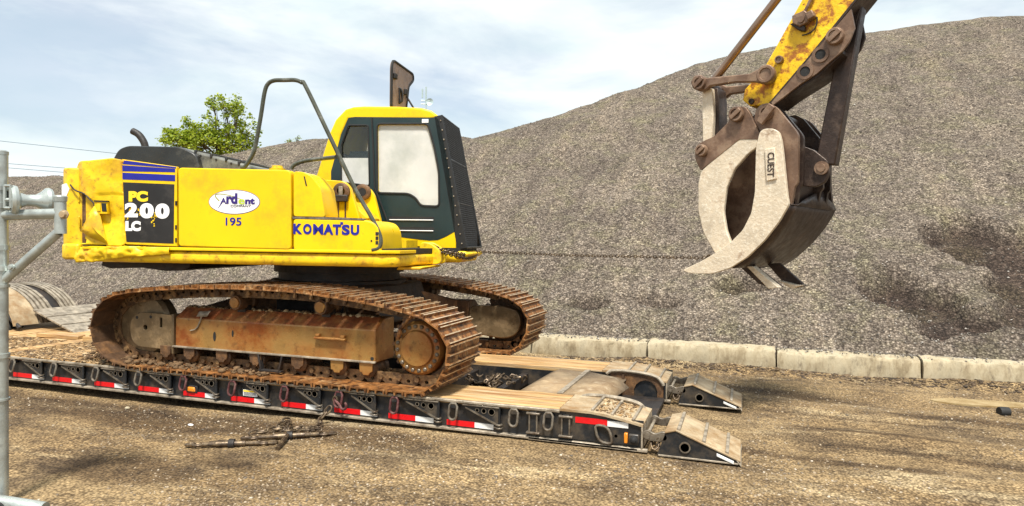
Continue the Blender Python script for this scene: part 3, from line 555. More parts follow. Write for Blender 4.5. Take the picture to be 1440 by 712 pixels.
MB().box(xm-.05, xm+.05, YN+.004, YN+.03, .098, .150).obj('marker_light', 'amber', TR, .014)
xp = [-4.822, -4.646]
o = MB().box(xp[0], xp[1], YN+.018, YN+.022, .118, .180).obj('warning_sticker', 'decalwhite', TR)
MB().box(xp[0]+.004, xp[1]-.004, YN+.0165, YN+.0175, .160, .177).obj('sticker_heading', 'decalyellow', o)
for k in range(4): MB().box(xp[0]+.010, xp[1]-.010-.01*(k % 2), YN+.0165, YN+.0175, .124+k*.009, .128+k*.009).obj('print_line', 'decalblack', o)
# wheel fender and sloped plates at the front of the deck
fx, fz, fr = -11.12, .28, .70
def arch_strip(y0, y1, name, m, r=fr, th=.03):
    b = MB(); V = []; F = []; k = 18
    for j in range(k+1):
        t = PI*(.06+.94*j/k)
        for y, rr in ((y0, r), (y1, r), (y1, r-th), (y0, r-th)): V.append((fx+rr*1.42*math.cos(t), y, fz-.03+rr*math.sin(t)))
    for j in range(k):
        for q in range(4): F.append((j*4+q, j*4+(q+1) % 4, (j+1)*4+(q+1) % 4, (j+1)*4+q))
    F += [(0, 1, 2, 3), tuple(len(V)-1-i for i in range(4))]; b.add(V, F); return b.obj(name, m, TR)
arch_strip(6.95, 7.30, 'wheel_fender', 'deckplate')
for k in range(4): arch_strip(7.32+.075*k, 7.365+.075*k, 'fender_rib', 'edge')
for k in range(4): arch_strip(7.76+.065*k, 7.80+.065*k, 'fender_rib', 'edge')
arch_strip(7.28, 8.0, 'fender_liner', 'dark', fr-.045, .01)
for wx in (-11.3, -12.65):
    b = MB(); b.lathe([(0, .25), (.0, .40), (.03, .45), (.12, .47), (.24, .47), (.30, .45), (.32, .38), (.32, .25)], (wx+.35, 7.02, .32), (0, 1, 0), 32); w = b.obj('wheel', 'rubber', TR)
    b = MB(); b.lathe([(.05, .25), (.09, .24), (.11, .12), (.06, .09), (-.02, .08), (-.05, .04)], (wx+.35, 7.02, .32), (0, 1, 0), 24); b.obj('hub', 'black', w)
    b = MB(); b.cyl((wx+.35, 6.97, .32), (0, 1, 0), .03, .02, 12); b.obj('hub_cap', 'ringsteel', w)
MB().tube([(-10.9, 6.99, .66), (-10.5, 6.99, .62), (-10.1, 6.99, .35)], .03, 8).obj('suspension_arm', 'dark', TR)
MB().tube([(p.x, 6.98, p.z) for p in catmull([(-11.1, 0, .50), (-10.6, 0, .52), (-10.35, 0, .40), (-10.3, 0, .3)], False, 5)], .02, 8).obj('air_hose', 'rubber', TR)
MB().box(-11.6, -10.55, 7.0, 7.04, .52, .60).obj('spring_beam', 'rustdark', TR, .01)
for k in range(3):
    xa, za, xb, zb = -10.2+.30*k, .60-.105*k, -9.92+.30*k, .505-.105*k
    b = MB(); b.add([(xa, 7.25, za), (xa, 8.75, za), (xb, 8.75, zb), (xb, 7.25, zb), (xa, 7.25, za-.03), (xa, 8.75, za-.03), (xb, 8.75, zb-.03), (xb, 7.25, zb-.03)], [(0, 1, 2, 3), (7, 6, 5, 4), (0, 3, 7, 4), (1, 5, 6, 2), (0, 4, 5, 1), (3, 2, 6, 7)])
    b.obj('slope_plate', 'edge', TR, .004)
MB().box(-10.2, -9.2, 7.27, 8.72, .10, .285).obj('slope_support', 'trblack', TR)
# timbers and mulch on the deck
def timber(x, y, l, w, h, a, lab):
    b = MB(); b.box(-l/2, l/2, -w/2, w/2, 0, h); o = b.obj('timber_block', 'wood', None, .008); o.location = (x, y, ZD+.004); o.rotation_euler.z = a; tag(o, lab, 'timber', 'timbers lying on the trailer deck')
timber(-8.95, 6.75, .75, .12, .055, .05, 'flat pale timber lying on the deck in front of the wheel fender')
timber(-8.05, 6.70, .55, .14, .085, .30, 'thick splintered timber block on the deck close to the left end of the crawler track')
timber(-8.55, 7.45, 1.3, .16, .05, -.06, 'longest timber plank, lying below the grey sloped plates')
n = 7000; P = np.stack([rng.uniform(-9.9, -6.6, n), YN+.03+1.0*rng.random(n)**1.5, np.full(n, ZD+.006)], 1); P = P[fractal(P[:, 0], P[:, 1], 41, 1.4, 3)+.5*rng.random(n) > .02]
scatter('mulch_on_deck', P, .004+.013*rng.random(len(P))**2, 'chips', elong=2.6, flat=.4)
n = 240; P = np.stack([rng.uniform(-1.16, -.87, n), rng.uniform(YN+.05, YI-.05, n)], 1); P = np.stack([P[:, 0], P[:, 1], [tailz(x)+.003 for x in P[:, 0]]], 1)
scatter('dirt_on_tail_plate', P, .004+.011*rng.random(n)**2, 'chips', elong=1.6)
n = 500; P = np.stack([rng.uniform(-7.2, -6.2, n), YN+.06+.7*rng.random(n), ZD+.02+.05*rng.random(n)], 1)
scatter('mud_heap_at_track', P, .006+.035*rng.random(n)**3, 'mud', elong=1.5)

# ------------------------------------------------------------------ excavator
CX, CY = -4.68, 7.10; TH = math.radians(11)
EX = thing('excavator', 'yellow tracked excavator with its boom removed, standing on the trailer deck', 'excavator', (CX, CY, ZD-.014))
OUT = [(-2.225, .449), (-2.155, .64), (-1.991, .777), (-1.782, .845), (-1.476, .888), (-.888, .935), (-.24, .958), (.371, .957), (.704, .938), (1.027, .908), (1.34, .873), (1.643, .825), (1.93, .755), (2.09, .655), (2.175, .535), (2.198, .43), (2.172, .292), (2.089, .135), (1.953, .035), (1.8, 0.), (.9, 0.), (0., 0.), (-.9, 0.), (-1.65, 0.), (-1.90, .035), (-2.096, .135), (-2.19, .27)]
LOOP = catmull([(x, z, 0) for x, z in OUT], True, 24); seg = [(LOOP[(i+1) % len(LOOP)]-LOOP[i]).length for i in range(len(LOOP))]; PER = sum(seg); NS = 49; PITCH = PER/NS
def along(d):
    d %= PER; i = 0
    while d > seg[i]: d -= seg[i]; i += 1
    a, b = LOOP[i], LOOP[(i+1) % len(LOOP)]; return a+(b-a)*(d/seg[i])
hp = PITCH/2-.005
sp = [(-hp, -.036), (-hp, -.026), (-hp+.004, .006), (-hp+.015, .006), (-hp+.024, -.026), (-.011, -.026), (-.006, .004), (.006, .004), (.011, -.026), (hp-.024, -.026), (hp-.015, .006), (hp-.004, .006), (hp, -.026), (hp, -.040), (hp-.01, -.040)]
MB_shoe = MB().prism(sp, -.385, .385); SHOE = MB_shoe.mesh('track_shoe', 'rust', 30); SHOE.materials.append(M['wornsteel'])
for f_ in SHOE.polygons:
    if len(f_.vertices) == 4 and min(SHOE.vertices[i].co.z for i in f_.vertices) > .001: f_.material_index = 1
SHOE_D = MB_shoe.mesh('track_shoe', 'rustdark', 30)
LK = MB()
for y in (-.105, .07):
    LK.prism(rounded([(-PITCH*.55, -.13), (-PITCH*.50, -.145), (PITCH*.42, -.145), (PITCH*.52, -.125), (PITCH*.52, -.07), (PITCH*.3, -.05), (PITCH*.3, -.033), (-PITCH*.4, -.033), (-PITCH*.55, -.07)], .02, 2), y, y+.035, holes=[circle(.0, -.075, .022, 8, .018)])
LK.cyl((-PITCH*.5, -.13, -.1), (0, 1, 0), .026, .26, 10); LINK = LK.mesh('track_link', 'linkrust', 30)
for side, yc in (('near', -1.19), ('far', 1.19)):
    near = side == 'near'; out = -1 if near else 1
    fo = yc+out*.17; fi = yc-out*.20; b = MB()
    sec = [(fo, .238), (fo, .56), (yc+out*.02, .66), (fi, .66), (fi, .238)]
    b.prism(sec, -1.20, 1.30, 'x')
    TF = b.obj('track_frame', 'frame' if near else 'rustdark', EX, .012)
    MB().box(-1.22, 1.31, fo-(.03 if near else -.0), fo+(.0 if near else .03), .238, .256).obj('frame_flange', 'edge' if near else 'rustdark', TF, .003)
    MB().box(-1.235, -1.205, fo+(-.02 if near else -.2), fo+(.2 if near else .02), .16, .60).obj('joint_plate', 'idlersteel', TF, .006)
    if near:
        b = MB(); b.add([(-1.19, fo+.006, .563), (1.29, fo+.006, .563), (1.27, yc-.018, .664), (-1.19, yc-.018, .664), (-1.19, fo+.006, .567), (1.29, fo+.006, .567), (1.27, yc-.018, .668), (-1.19, yc-.018, .668)], [(3, 2, 1, 0), (4, 5, 6, 7), (0, 1, 5, 4), (1, 2, 6, 5), (2, 3, 7, 6), (3, 0, 4, 7)]); b.obj('frame_top_plate', 'rustred', TF, label='red-brown rusted sloping top plate')
    # front yoke cover around the idler
    cov = rounded([(-1.22, .20), (-1.22, .585), (-1.70, .60), (-1.83, .52), (-1.86, .42), (-1.83, .28), (-1.74, .21)], .05, 3)
    b = MB(); b.prism(cov, fo-out*.0, fo-out*.04, holes=[circle(-1.63, .43, .03, 12), [(-1.42, .44), (-1.385, .44), (-1.385, .55), (-1.42, .55)]]); b.obj('idler_cover', 'idlersteel', TF, .006)
    MB().box(-1.80, -1.22, min(fo-out*.10, fo-out*.06), max(fo-out*.10, fo-out*.06), .22, .58).obj('yoke_plate', 'dark', TF)
    for hx, hz in ((-1.75, .535), (-1.55, .55)): MB().cyl((hx, fo+out*.002, hz), (0, -out, 0), .018, .02, 10).obj('cover_bolt', 'rubber', TF)
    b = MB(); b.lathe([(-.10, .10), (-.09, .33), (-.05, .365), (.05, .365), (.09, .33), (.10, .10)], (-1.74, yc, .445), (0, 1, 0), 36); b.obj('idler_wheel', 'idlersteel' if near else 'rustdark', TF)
    # sprocket, final drive cover with bolt ring
    b = MB(); tp = []
    for k in range(22):
        a = k*2*PI/22
        for da_, r in ((-.10, .285), (-.04, .335), (.04, .335), (.10, .285)): tp.append((1.75+r*math.cos(a+da_), .42+r*math.sin(a+da_)))
    b.prism(tp, yc-.045, yc+.045); b.obj('sprocket', 'rustdark', TF)
    if near:
        b = MB(); b.lathe([(.16, .27), (.0, .262), (-.03, .255), (-.05, .235), (-.055, .18), (-.075, .165), (-.078, .02)], (1.75, fo+.06, .41), (0, 1, 0), 40); dr = b.obj('drive_cover', 'frame', TF)
        for k in range(20):
            a = k*2*PI/20+.1; MB().lathe([(0, .020), (-.012, .020), (-.018, .013)], (1.75+.212*math.cos(a), fo+.010, .41+.212*math.sin(a)), (0, 1, 0), 8).obj('cover_bolt', 'ringsteel', dr)
    else:
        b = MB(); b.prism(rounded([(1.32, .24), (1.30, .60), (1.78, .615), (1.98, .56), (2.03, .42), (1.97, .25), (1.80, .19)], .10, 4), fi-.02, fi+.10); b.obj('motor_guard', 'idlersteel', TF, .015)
    # carrier rollers and lower rollers
    for x in (-.413, .65):
        b = MB(); b.lathe([(0, .075), (.02, .08), (.12, .08), (.14, .06), (.20, .06), (.22, .08), (.28, .08)], (x, yc+out*.15, .755), (0, -out, 0), 20); cr = b.obj('carrier_roller', 'rustdark', TF)
        MB().lathe([(0, .062), (.014, .058), (.016, .03)], (x, yc+out*.150, .755), (0, out, 0), 8).obj('roller_cap', 'frame', cr)
        MB().box(x-.05, x+.05, yc-.05, yc+.05, .62, .72).obj('roller_bracket', 'dark', TF)
    for k, x in enumerate((-1.33, -1.0, -.56, -.12, .40, .87, 1.2)):
        b = MB(); b.lathe([(0, .05), (.03, .085), (.09, .085), (.11, .07), (.22, .07), (.24, .085), (.30, .085), (.33, .05)], (x, yc+out*.165, .165), (0, -out, 0), 16); lr = b.obj('track_roller', 'rustdark', TF)
        b = MB(); b.prism([(x-.075, .245), (x+.075, .245), (x+.07, .155), (x+.045, .14), (x+.03, .115), (x-.03, .115), (x-.045, .14), (x-.07, .145)], fo-out*.01, fo+out*.012); b.obj('roller_shaft_bracket', 'rustdark' if k < 5 else 'frame', lr, .004)
    if near:
        for xg in (.075,):
            b = MB(); 
            for s in (-1, 1): b.prism([(xg+s*.14, .24), (xg+s*.16, .24), (xg+s*.12, .075), (xg+s*.10, .075)], fo-.03, fo+.02)
            b.box(xg-.14, xg+.14, fo-.03, fo+.02, .062, .085); b.obj('track_guide', 'dark', TF, .004)
        for hx, hz, w, h in ((-.66, .385, .018, .05), (-.42, .43, .012, .035), (1.265, .28, .018, .018)):
            MB().prism(circle(hx, hz, w, 12, h), fo-.004, fo+.01).obj('slot_hole', 'rubber', TF)
        MB().box(.62, .98, fo-.05, fo, .44, .465).obj('step_bar', 'frame', TF, .008)
        for s in (.64, .93): MB().box(s, s+.04, fo-.05, fo, .465, .495).obj('step_end', 'frame', TF, .006)
        b = MB(); b.tube([(p.x, fo-.012-.03*math.sin(p.z), p.y) for p in catmull([(-.98, .43, 0), (-.90, .455, 0), (-.85, .53, 0), (-.82, .61, 0)], False, 5)], .008, 6); b.obj('bent_strap', 'edge', TF)
        b = MB(); b.add([(-.88, fo-.03, .59), (-.72, fo-.05, .60), (-.70, fo-.02, .66), (-.86, fo-.01, .645)], [(0, 1, 2, 3)]); o = b.obj('tag_plate', 'edge', TF); sm = o.modifiers.new('s', 'SOLIDIFY'); sm.thickness = .006
        b = MB(); b.tube([(1.56, fo-.03, .50), (1.60, fo-.05, .60), (1.68, fo-.05, .70)], .022, 8); b.tube([(1.66, fo-.05, .69), (1.74, fo-.02, .74)], .02, 8); b.obj('grease_fitting', 'rust', TF)
        n_ = 260; P = np.stack([rng.uniform(-1.75, .1, n_), fo+.02-.20*rng.random(n_), .035+.035*rng.random(n_)], 1); scatter('mud_clumps', P, .006+.032*rng.random(n_)**2.4, 'mud', parent=TF)
        P = np.stack([rng.uniform(-1.15, 1.2, 160), yc-.02+.08*rng.random(160), np.full(160, .665)], 1); scatter('mud_on_frame_top', P, .01+.03*rng.random(160)**2, 'chips', parent=TF)
    # shoes and links along the loop
    for k in range(NS):
        d = (k+.37)*PITCH; p = along(d); a_ = along(d-PITCH*.42); c_ = along(d+PITCH*.42); t = (c_-a_).normalized(); p = (a_+c_+p)/3 if (p-(a_+c_)/2).length < .02 else p
        nx_, nz_ = t.y*-1, t.x                                    # outward on a loop that runs clockwise
        mtx = Matrix(((t.x, 0, nx_, p.x+nx_*-.003), (0, 1, 0, yc), (t.y, 0, nz_, p.y+nz_*-.003), (0, 0, 0, 1)))
        for nm, me in (('track_shoe', SHOE_D if p.x < -1.72 and p.y < .78 else SHOE), ('track_link', LINK)):
            o = bpy.data.objects.new(nm, me); COL.objects.link(o); o.parent = TF; o.matrix_local = mtx
# car body and turntable
b = MB(); b.prism([(-.95, .50), (.95, .50), (.80, .93), (-.80, .93)], -.62, .62); b.obj('car_body', 'dark', EX, .03)
for sx in (-1, 1):
    for sy in (-1, 1):
        b = MB(); b.add([(sx*.35, sy*.5, .86), (sx*.75, sy*.35, .86), (sx*.80, sy*1.05, .66), (sx*1.15, sy*1.02, .66), (sx*.35, sy*.5, .5), (sx*.75, sy*.35, .5), (sx*.80, sy*1.05, .40), (sx*1.15, sy*1.02, .40)], [(0, 1, 3, 2), (4, 6, 7, 5), (0, 2, 6, 4), (1, 5, 7, 3), (0, 4, 5, 1), (2, 3, 7, 6)]); b.obj('car_body_leg', 'rustdark', EX, .02)
b = MB(); b.lathe([(.90, .80), (.96, .80), (.965, .72), (1.05, .72), (1.055, .77), (1.17, .77)], (0, 0, 0), (0, 0, 1), 48); b.obj('turntable', 'dark', EX)
# ---- upper structure, turned 11 degrees
def up_(b, name, m, **k): return b.obj(name, m, k.pop('parent', EX), rz=TH if k.pop('rot', True) else None, **k)
b = MB(); plan = [(-2.40, -1.335), (.98, -1.335), (1.14, -1.24), (1.20, -.62), (1.28, -.30), (1.28, .30), (1.44, .36), (1.46, 1.30), (1.2, 1.345), (-2.40, 1.345), (-2.55, .8), (-2.55, -.8)]
b.prism(plan, 1.165, 1.300, 'z'); DF = up_(b, 'deck_frame', 'yellow_worn', bevel=.05, seg=4)
b = MB(); b.prism([(p[0]*.992, p[1]*.985) for p in plan], 1.296, 1.352, 'z'); up_(b, 'frame_gap_strip', 'dark')
b = MB(); b.prism([(-2.36, -1.354), (.99, -1.354), (1.15, -1.25), (1.19, -.8), (1.1, -.8), (1.08, -1.2), (.97, -1.28), (-2.36, -1.28)], 1.302, 1.336, 'z'); up_(b, 'sill_lip', 'yellow', bevel=.006)
# counterweight
cw = [(-2.395, -1.30)]+[tuple(p[:2]) for p in catmull([(-2.53, -1.345, 0), (-2.66, -1.27, 0), (-2.735, -.95, 0), (-2.77, -.4, 0), (-2.78, 0, 0), (-2.77, .4, 0), (-2.72, .9, 0), (-2.585, 1.25, 0), (-2.50, 1.335, 0)], False, 3)]+[(-2.30, 1.33), (-1.95, 1.2), (-1.95, -1.2), (-2.395, -1.2)]
b = MB(); b.prism(cw, 1.20, 2.18, 'z'); up_(b, 'counterweight', 'yellow_worn', bevel=.10, seg=5)
b = MB(); b.prism([(-2.66, -1.30), (-2.55, -1.365), (-2.40, -1.36), (-2.395, -1.28), (-2.60, -1.20)], 1.185, 1.36, 'z'); up_(b, 'crumpled_corner', 'yellow_worn', bevel=.03, seg=3)
# inner body core so that nothing is hollow
b = MB(); b.box(-1.95, -.12, -1.22, .22, 1.34, 2.10); up_(b, 'engine_bay', 'dark')
# ---- damaged rear side panel
def pnoise(x, z, s): return float(fractal(np.array([x]), np.array([z]), s, 3., 4)[0])
pan = [(-2.44, 2.246), (-2.279, 2.253), (-2.002, 2.278), (-1.893, 2.259), (-1.884, 1.828), (-1.849, 1.366), (-1.916, 1.335), (-2.151, 1.347), (-2.406, 1.359), (-2.423, 1.673), (-2.436, 1.918), (-2.491, 1.994), (-2.496, 2.132)]
hole = [(-2.423, 1.91), (-2.33, 1.895), (-2.262, 1.834), (-2.219, 1.773), (-2.279, 1.659), (-2.346, 1.582), (-2.368, 1.497), (-2.321, 1.467), (-2.304, 1.368), (-2.406, 1.355)]
def inside(p, poly):
    x, z = p; r = False; n = len(poly)
    for i in range(n):
        (x1, z1), (x2, z2) = poly[i], poly[(i+1) % n]
        if (z1 > z) != (z2 > z) and x < (x2-x1)*(z-z1)/(z2-z1)+x1: r = not r
    return r
TX, TZ = zip(*[(-2.496, 2.124), (-2.475, 2.193), (-2.44, 2.235), (-2.406, 2.248), (-2.279, 2.253), (-2.002, 2.278), (-1.893, 2.259), (-1.843, 2.255)]); TX = list(TX); TZ = list(TZ)
xs_ = [p[0] for p in pan]; zs_ = [p[1] for p in pan]; x0, x1, z0, z1 = min(xs_), max(xs_), min(zs_), max(zs_); nx, nz = 44, 62; V = []; F = []
for j in range(nz+1):
    for i in range(nx+1):
        x = x0+(x1-x0)*i/nx; zt_ = float(np.interp(x, TX, TZ)); z = z0+(zt_-z0)*j/nz; dent = .05*math.exp(-((x+2.10)/.16)**2-((z-1.62)/.17)**2); edge = max(0, 1-(x1-x)/.06)
        V.append((x, -1.335-.012*math.sin(3*(x-x0)/(x1-x0)*PI/3)+dent+.030*pnoise(x, z, 51)*(1-edge)*(1.4 if z < 1.9 else .8)+(.05*max(0, (-2.36-x)/.1)), z))
for j in range(nz):
    for i in range(nx):
        q4 = [V[(j+dj)*(nx+1)+i+di] for dj in (0, 1) for di in (0, 1)]; c = (sum(q[0] for q in q4)/4, sum(q[2] for q in q4)/4)
        if (inside(c, pan) or j > nz-3) and not inside(c, hole): F.append((j*(nx+1)+i, j*(nx+1)+i+1, (j+1)*(nx+1)+i+1, (j+1)*(nx+1)+i))
b = MB(); b.add(V, F); rpn = up_(b, 'rear_side_panel', 'yellow_worn', smooth=60, label='dented and torn yellow side panel at the rear'); sm = rpn.modifiers.new('s', 'SOLIDIFY'); sm.thickness = .010; sm.offset = 1
b = MB(); b.tube([(p.x, -1.358, p.y) for p in catmull([(a, c, 0) for a, c in [(-2.5, 1.994), (-2.44, 1.933), (-2.33, 1.895), (-2.262, 1.834), (-2.211, 1.773), (-2.262, 1.659), (-2.338, 1.582)]], False, 4)], .008, 6); o = b.obj('torn_edge', 'dark', rpn)
b = MB(); b.prism([(-2.488, 1.937), (-2.36, 1.922), (-2.351, 1.344), (-2.462, 1.343)], -1.30, -1.25); o = b.obj('inner_duct_wall', 'rustdark', rpn)
b = MB(); b.prism([(-2.351, 1.889), (-2.224, 1.798), (-2.189, 1.676), (-2.274, 1.384), (-2.342, 1.36)], -1.315, -1.295); b.obj('inner_panel', 'yellow_worn', rpn)
fl = [(-2.207, 1.766), (-2.139, 1.659), (-2.08, 1.409), (-2.046, 1.356), (-2.249, 1.43), (-2.359, 1.497), (-2.317, 1.597), (-2.266, 1.674)]
cxf = sum(p[0] for p in fl)/8; czf = sum(p[1] for p in fl)/8; b = MB()
V = [(cxf, -1.40, czf)]+[(x, -1.355-.03*random.random(), z) for x, z in fl]+[((x+cxf)/2, -1.385+.028*random.gauss(0, 1), (z+czf)/2) for x, z in fl]
F = [(0, 9+i, 9+(i+1) % 8) for i in range(8)]+[(9+i, 1+i, 1+(i+1) % 8, 9+(i+1) % 8) for i in range(8)]; b.add(V, F); o = b.obj('torn_flap', 'yellow_worn', rpn, smooth=70); sm = o.modifiers.new('s', 'SOLIDIFY'); sm.thickness = .008
for nm, q, mm, yy in (('latch_plate', [(-2.207, 1.819), (-2.055, 1.82), (-2.055, 1.683), (-2.207, 1.682)], 'yellow', -1.356), ('latch_recess', [(-2.123, 1.796), (-2.068, 1.793), (-2.059, 1.706), (-2.114, 1.709)], 'rubber', -1.362), ('latch_tongue', [(-2.173, 1.789), (-2.131, 1.789), (-2.131, 1.713), (-2.173, 1.712)], 'yellow_worn', -1.366)):
    MB().prism(q, yy-.006, yy+.03).obj(nm, mm, rpn, .002)
MB().prism([(-2.207, 1.826), (-2.047, 1.823), (-2.047, 1.808), (-2.207, 1.811)], -1.372, -1.34).obj('latch_edge', 'dark', rpn)
# crumpled sill skin below the torn panel
b = MB(); nx, nz = 60, 9; V = []; F = []
for j in range(nz+1):
    for i in range(nx+1):
        t = i/nx; x = -2.43+1.10*t; sg = j/nz; z = 1.335-.17*sg*(1-.55*t) ; w = (1-t)**.6
        V.append((x, -1.362-.012*math.sin(sg*PI)+.10*w*pnoise(x*2.8, z*3.0, 77), z+.03*w*pnoise(x*2, z, 78)))
for j in range(nz):
    for i in range(nx): F.append((j*(nx+1)+i, j*(nx+1)+i+1, (j+1)*(nx+1)+i+1, (j+1)*(nx+1)+i))
b.add(V, F); o = up_(b, 'crumpled_sill_skin', 'yellow_worn', smooth=60); sm = o.modifiers.new('s', 'SOLIDIFY'); sm.thickness = .008; sm.offset = 1
# ---- decal door
dd = [(-1.897, 2.267), (-1.263, 2.185), (-1.252, 1.344), (-1.854, 1.359), (-1.875, 1.677)]
b = MB(); b.prism(dd, -1.345, -1.30); DD = up_(b, 'side_door', 'yellow', bevel=.006, label='yellow door with black model number decal and blue stripes')
for q in ([(-1.889, 2.255), (-1.267, 2.182), (-1.267, 2.167), (-1.885, 2.214)], [(-1.889, 2.202), (-1.279, 2.163), (-1.279, 2.126), (-1.889, 2.138)], [(-1.889, 2.123), (-1.279, 2.097), (-1.279, 2.032), (-1.888, 2.051)]):
    MB().prism(q, -1.3475, -1.344).obj('blue_stripe', 'blue', DD)
MB().prism([(-1.882, 2.021), (-1.287, 1.999), (-1.293, 1.374), (-1.841, 1.385), (-1.862, 1.601)], -1.3475, -1.344).obj('black_decal_panel', 'decalblack', DD)
def utext(nm, s, m, q, bold=.03, parent=DD, y=-1.3495, **k):
    return text(nm, s, m, q[0][0], q[1][0], q[1][1], q[0][1], y, parent, None, bold, **k)
utext('lettering', 'PC', 'decalyellow', [(-1.813, 1.927), (-1.589, 1.814)], .07)
utext('lettering', '2', 'decalwhite', [(-1.859, 1.802), (-1.705, 1.648)], .06); utext('lettering', '0', 'decalwhite', [(-1.684, 1.799), (-1.52, 1.638)], .065); utext('lettering', '0', 'decalwhite', [(-1.503, 1.796), (-1.339, 1.636)], .065)
utext('lettering', 'LC', 'decalwhite', [(-1.85, 1.609), (-1.671, 1.501)], .07)
b = MB()
for k in range(46):
    x, z = random.choice([(-1.845, 1.66), (-1.70, 1.70), (-1.50, 1.67), (-1.52, 1.61), (-1.80, 1.72), (-1.86, 1.62)]); x += random.gauss(0, .02); z += random.gauss(0, .03); r = .004+.010*random.random()
    b.prism([(x+r*math.cos(a)*random.uniform(.5, 1.3), z+r*math.sin(a)*random.uniform(.5, 1.5)) for a in np.linspace(0, 2*PI, 6)[:-1]], -1.3512, -1.3498)
b.obj('paint_chips', 'yellow_worn', DD)['kind'] = 'stuff'
for v in (290, 300, 330): 
    q = [[(-1.275, 1.823), (-1.258, 1.778)], [(-1.274, 1.569), (-1.257, 1.524)], [(-1.273, 1.434), (-1.257, 1.389)]]
for q_ in q: MB().prism([(q_[0][0], q_[0][1]), (q_[1][0], q_[0][1]), (q_[1][0], q_[1][1]), (q_[0][0], q_[1][1])], -1.352, -1.34).obj('door_hinge', 'dark', DD)
# ---- middle door with the company badge
md = rounded([(-1.239, 2.174), (0.015, 2.145), (0.029, 1.329), (-1.232, 1.345)], .045, 4)
b = MB(); b.prism(md, -1.358, -1.25); PD = up_(b, 'pump_door', 'yellow', bevel=.012, seg=3)
(el0, el1) = [(-0.888, 1.943), (-0.316, 1.688)]
ecx, ecz, ea, eb = (el0[0]+el1[0])/2, (el0[1]+el1[1])/2, abs(el1[0]-el0[0])/2, abs(el1[1]-el0[1])/2
MB().prism(circle(ecx, ecz, ea, 48, eb), -1.3598, -1.357).obj('badge_rim', 'navy', PD)
BD = MB().prism(circle(ecx, ecz, ea-.006, 48, eb-.006), -1.3610, -1.3580).obj('badge', 'decalwhite', PD)
y_ = -1.3625
utext('lettering', 'A', 'navy', [(-0.751, 1.858), (-0.687, 1.797)], .03, BD, y_); utext('lettering', 'rd', 'navy', [(-0.688, 1.907), (-0.564, 1.796)], .05, BD, y_); utext('lettering', 'e', 'lime', [(-0.553, 1.846), (-0.483, 1.792)], .015, BD, y_); utext('lettering', 'nt', 'navy', [(-0.478, 1.856), (-0.371, 1.793)], .05, BD, y_)
utext('lettering', 'COMPANY', 'decalblack', [(-0.64, 1.786), (-0.414, 1.763)], .0, BD, y_)
b = MB(); sw = catmull([(x, z, 0) for x, z in [(-0.767, 1.825), (-0.803, 1.862), (-0.811, 1.886), (-0.787, 1.897), (-0.74, 1.897), (-0.66, 1.885), (-0.581, 1.863), (-0.517, 1.841)]], False, 5)
for i in range(len(sw)-1):
    w0 = .006*(1-.6*i/len(sw)); a, c = sw[i], sw[i+1]; nrm = Vector((-(c-a).y, (c-a).x, 0)).normalized()*w0; b.prism([(a+nrm)[:2], (c+nrm)[:2], (c-nrm)[:2], (a-nrm)[:2]], -1.3622, -1.3605)
b.obj('badge_swoosh', 'olive', BD)
b = MB(); q = [(-0.743, 1.825), (-0.763, 1.781), (-0.783, 1.747), (-0.779, 1.747), (-0.751, 1.781), (-0.727, 1.825)]; b.prism(q, -1.3622, -1.3605); b.obj('badge_tail', 'navy', BD)
utext('lettering', '195', 'blue', [(-0.695, 1.655), (-0.52, 1.571)], .015, PD, -1.3600)
# ---- fuel tank and tool box
ft = rounded([(0.035, 2.134), (0.135, 2.13), (0.227, 2.09), (0.328, 1.967), (0.383, 1.667), (0.038, 1.672)], .03, 3)
b = MB(); b.prism(ft, -1.335, -.98); FT = up_(b, 'fuel_tank', 'yellow', bevel=.045, seg=4)
MB().prism([(0.147, 2.083), (0.16, 2.083), (0.186, 1.985), (0.171, 1.985)], -1.338, -1.33).obj('tank_slot', 'dark', FT)
b = MB(); q = [(-0.314, 2.203), (-3.716, 4.129)][0]; b.lathe([(0, .085), (.03, .085), (.035, .06), (.06, .055)], (q[0], -1.0, 2.17), (0, 0, 1), 18); o = up_(b, 'filler_cap', 'yellow_worn')
tb = rounded([(0.042, 1.654), (0.821, 1.642), (0.911, 1.618), (0.964, 1.539), (0.985, 1.296), (0.045, 1.315)], .05, 4)
b = MB(); b.prism(tb, -1.352, -.62); TB = up_(b, 'tool_box', 'yellow', bevel=.035, seg=4)
b = MB(); b.prism([(0.038, 1.668), (0.467, 1.668), (0.806, 1.656), (0.806, 1.638), (0.038, 1.648)], -1.354, -1.30); b.obj('box_trim', 'ringsteel', TB)
for ch, q in zip('KOMATSU', [[(0.049, 1.598), (0.144, 1.491)], [(0.154, 1.597), (0.246, 1.49)], [(0.262, 1.596), (0.371, 1.489)], [(0.373, 1.595), (0.479, 1.489)], [(0.472, 1.594), (0.562, 1.488)], [(0.569, 1.593), (0.654, 1.487)], [(0.664, 1.592), (0.754, 1.487)]]): utext('lettering', ch, 'blue', q, .025 if ch in 'M' else .05, TB, -1.3545)
q = [(0.552, 1.618), (0.583, 1.592)]; MB().box(q[0][0], q[1][0], -1.3552, -1.3535, q[1][1], q[0][1]).obj('logo_dot', 'blue', TB)
for k in range(3):
    q = [[(0.925, 1.521), (0.955, 1.487)], [(0.926, 1.476), (0.956, 1.442)], [(0.926, 1.431), (0.956, 1.397)]][k]; MB().box(q[0][0], q[1][0], -1.356, -1.34, q[1][1], q[0][1]).obj('step_slot', 'rubber', TB)
MB().cyl(((0.883, 1.431)[0], -1.356, (0.883, 1.431)[1]), (0, 1, 0), .010, .02, 8).obj('bolt_head', 'dark', TB)
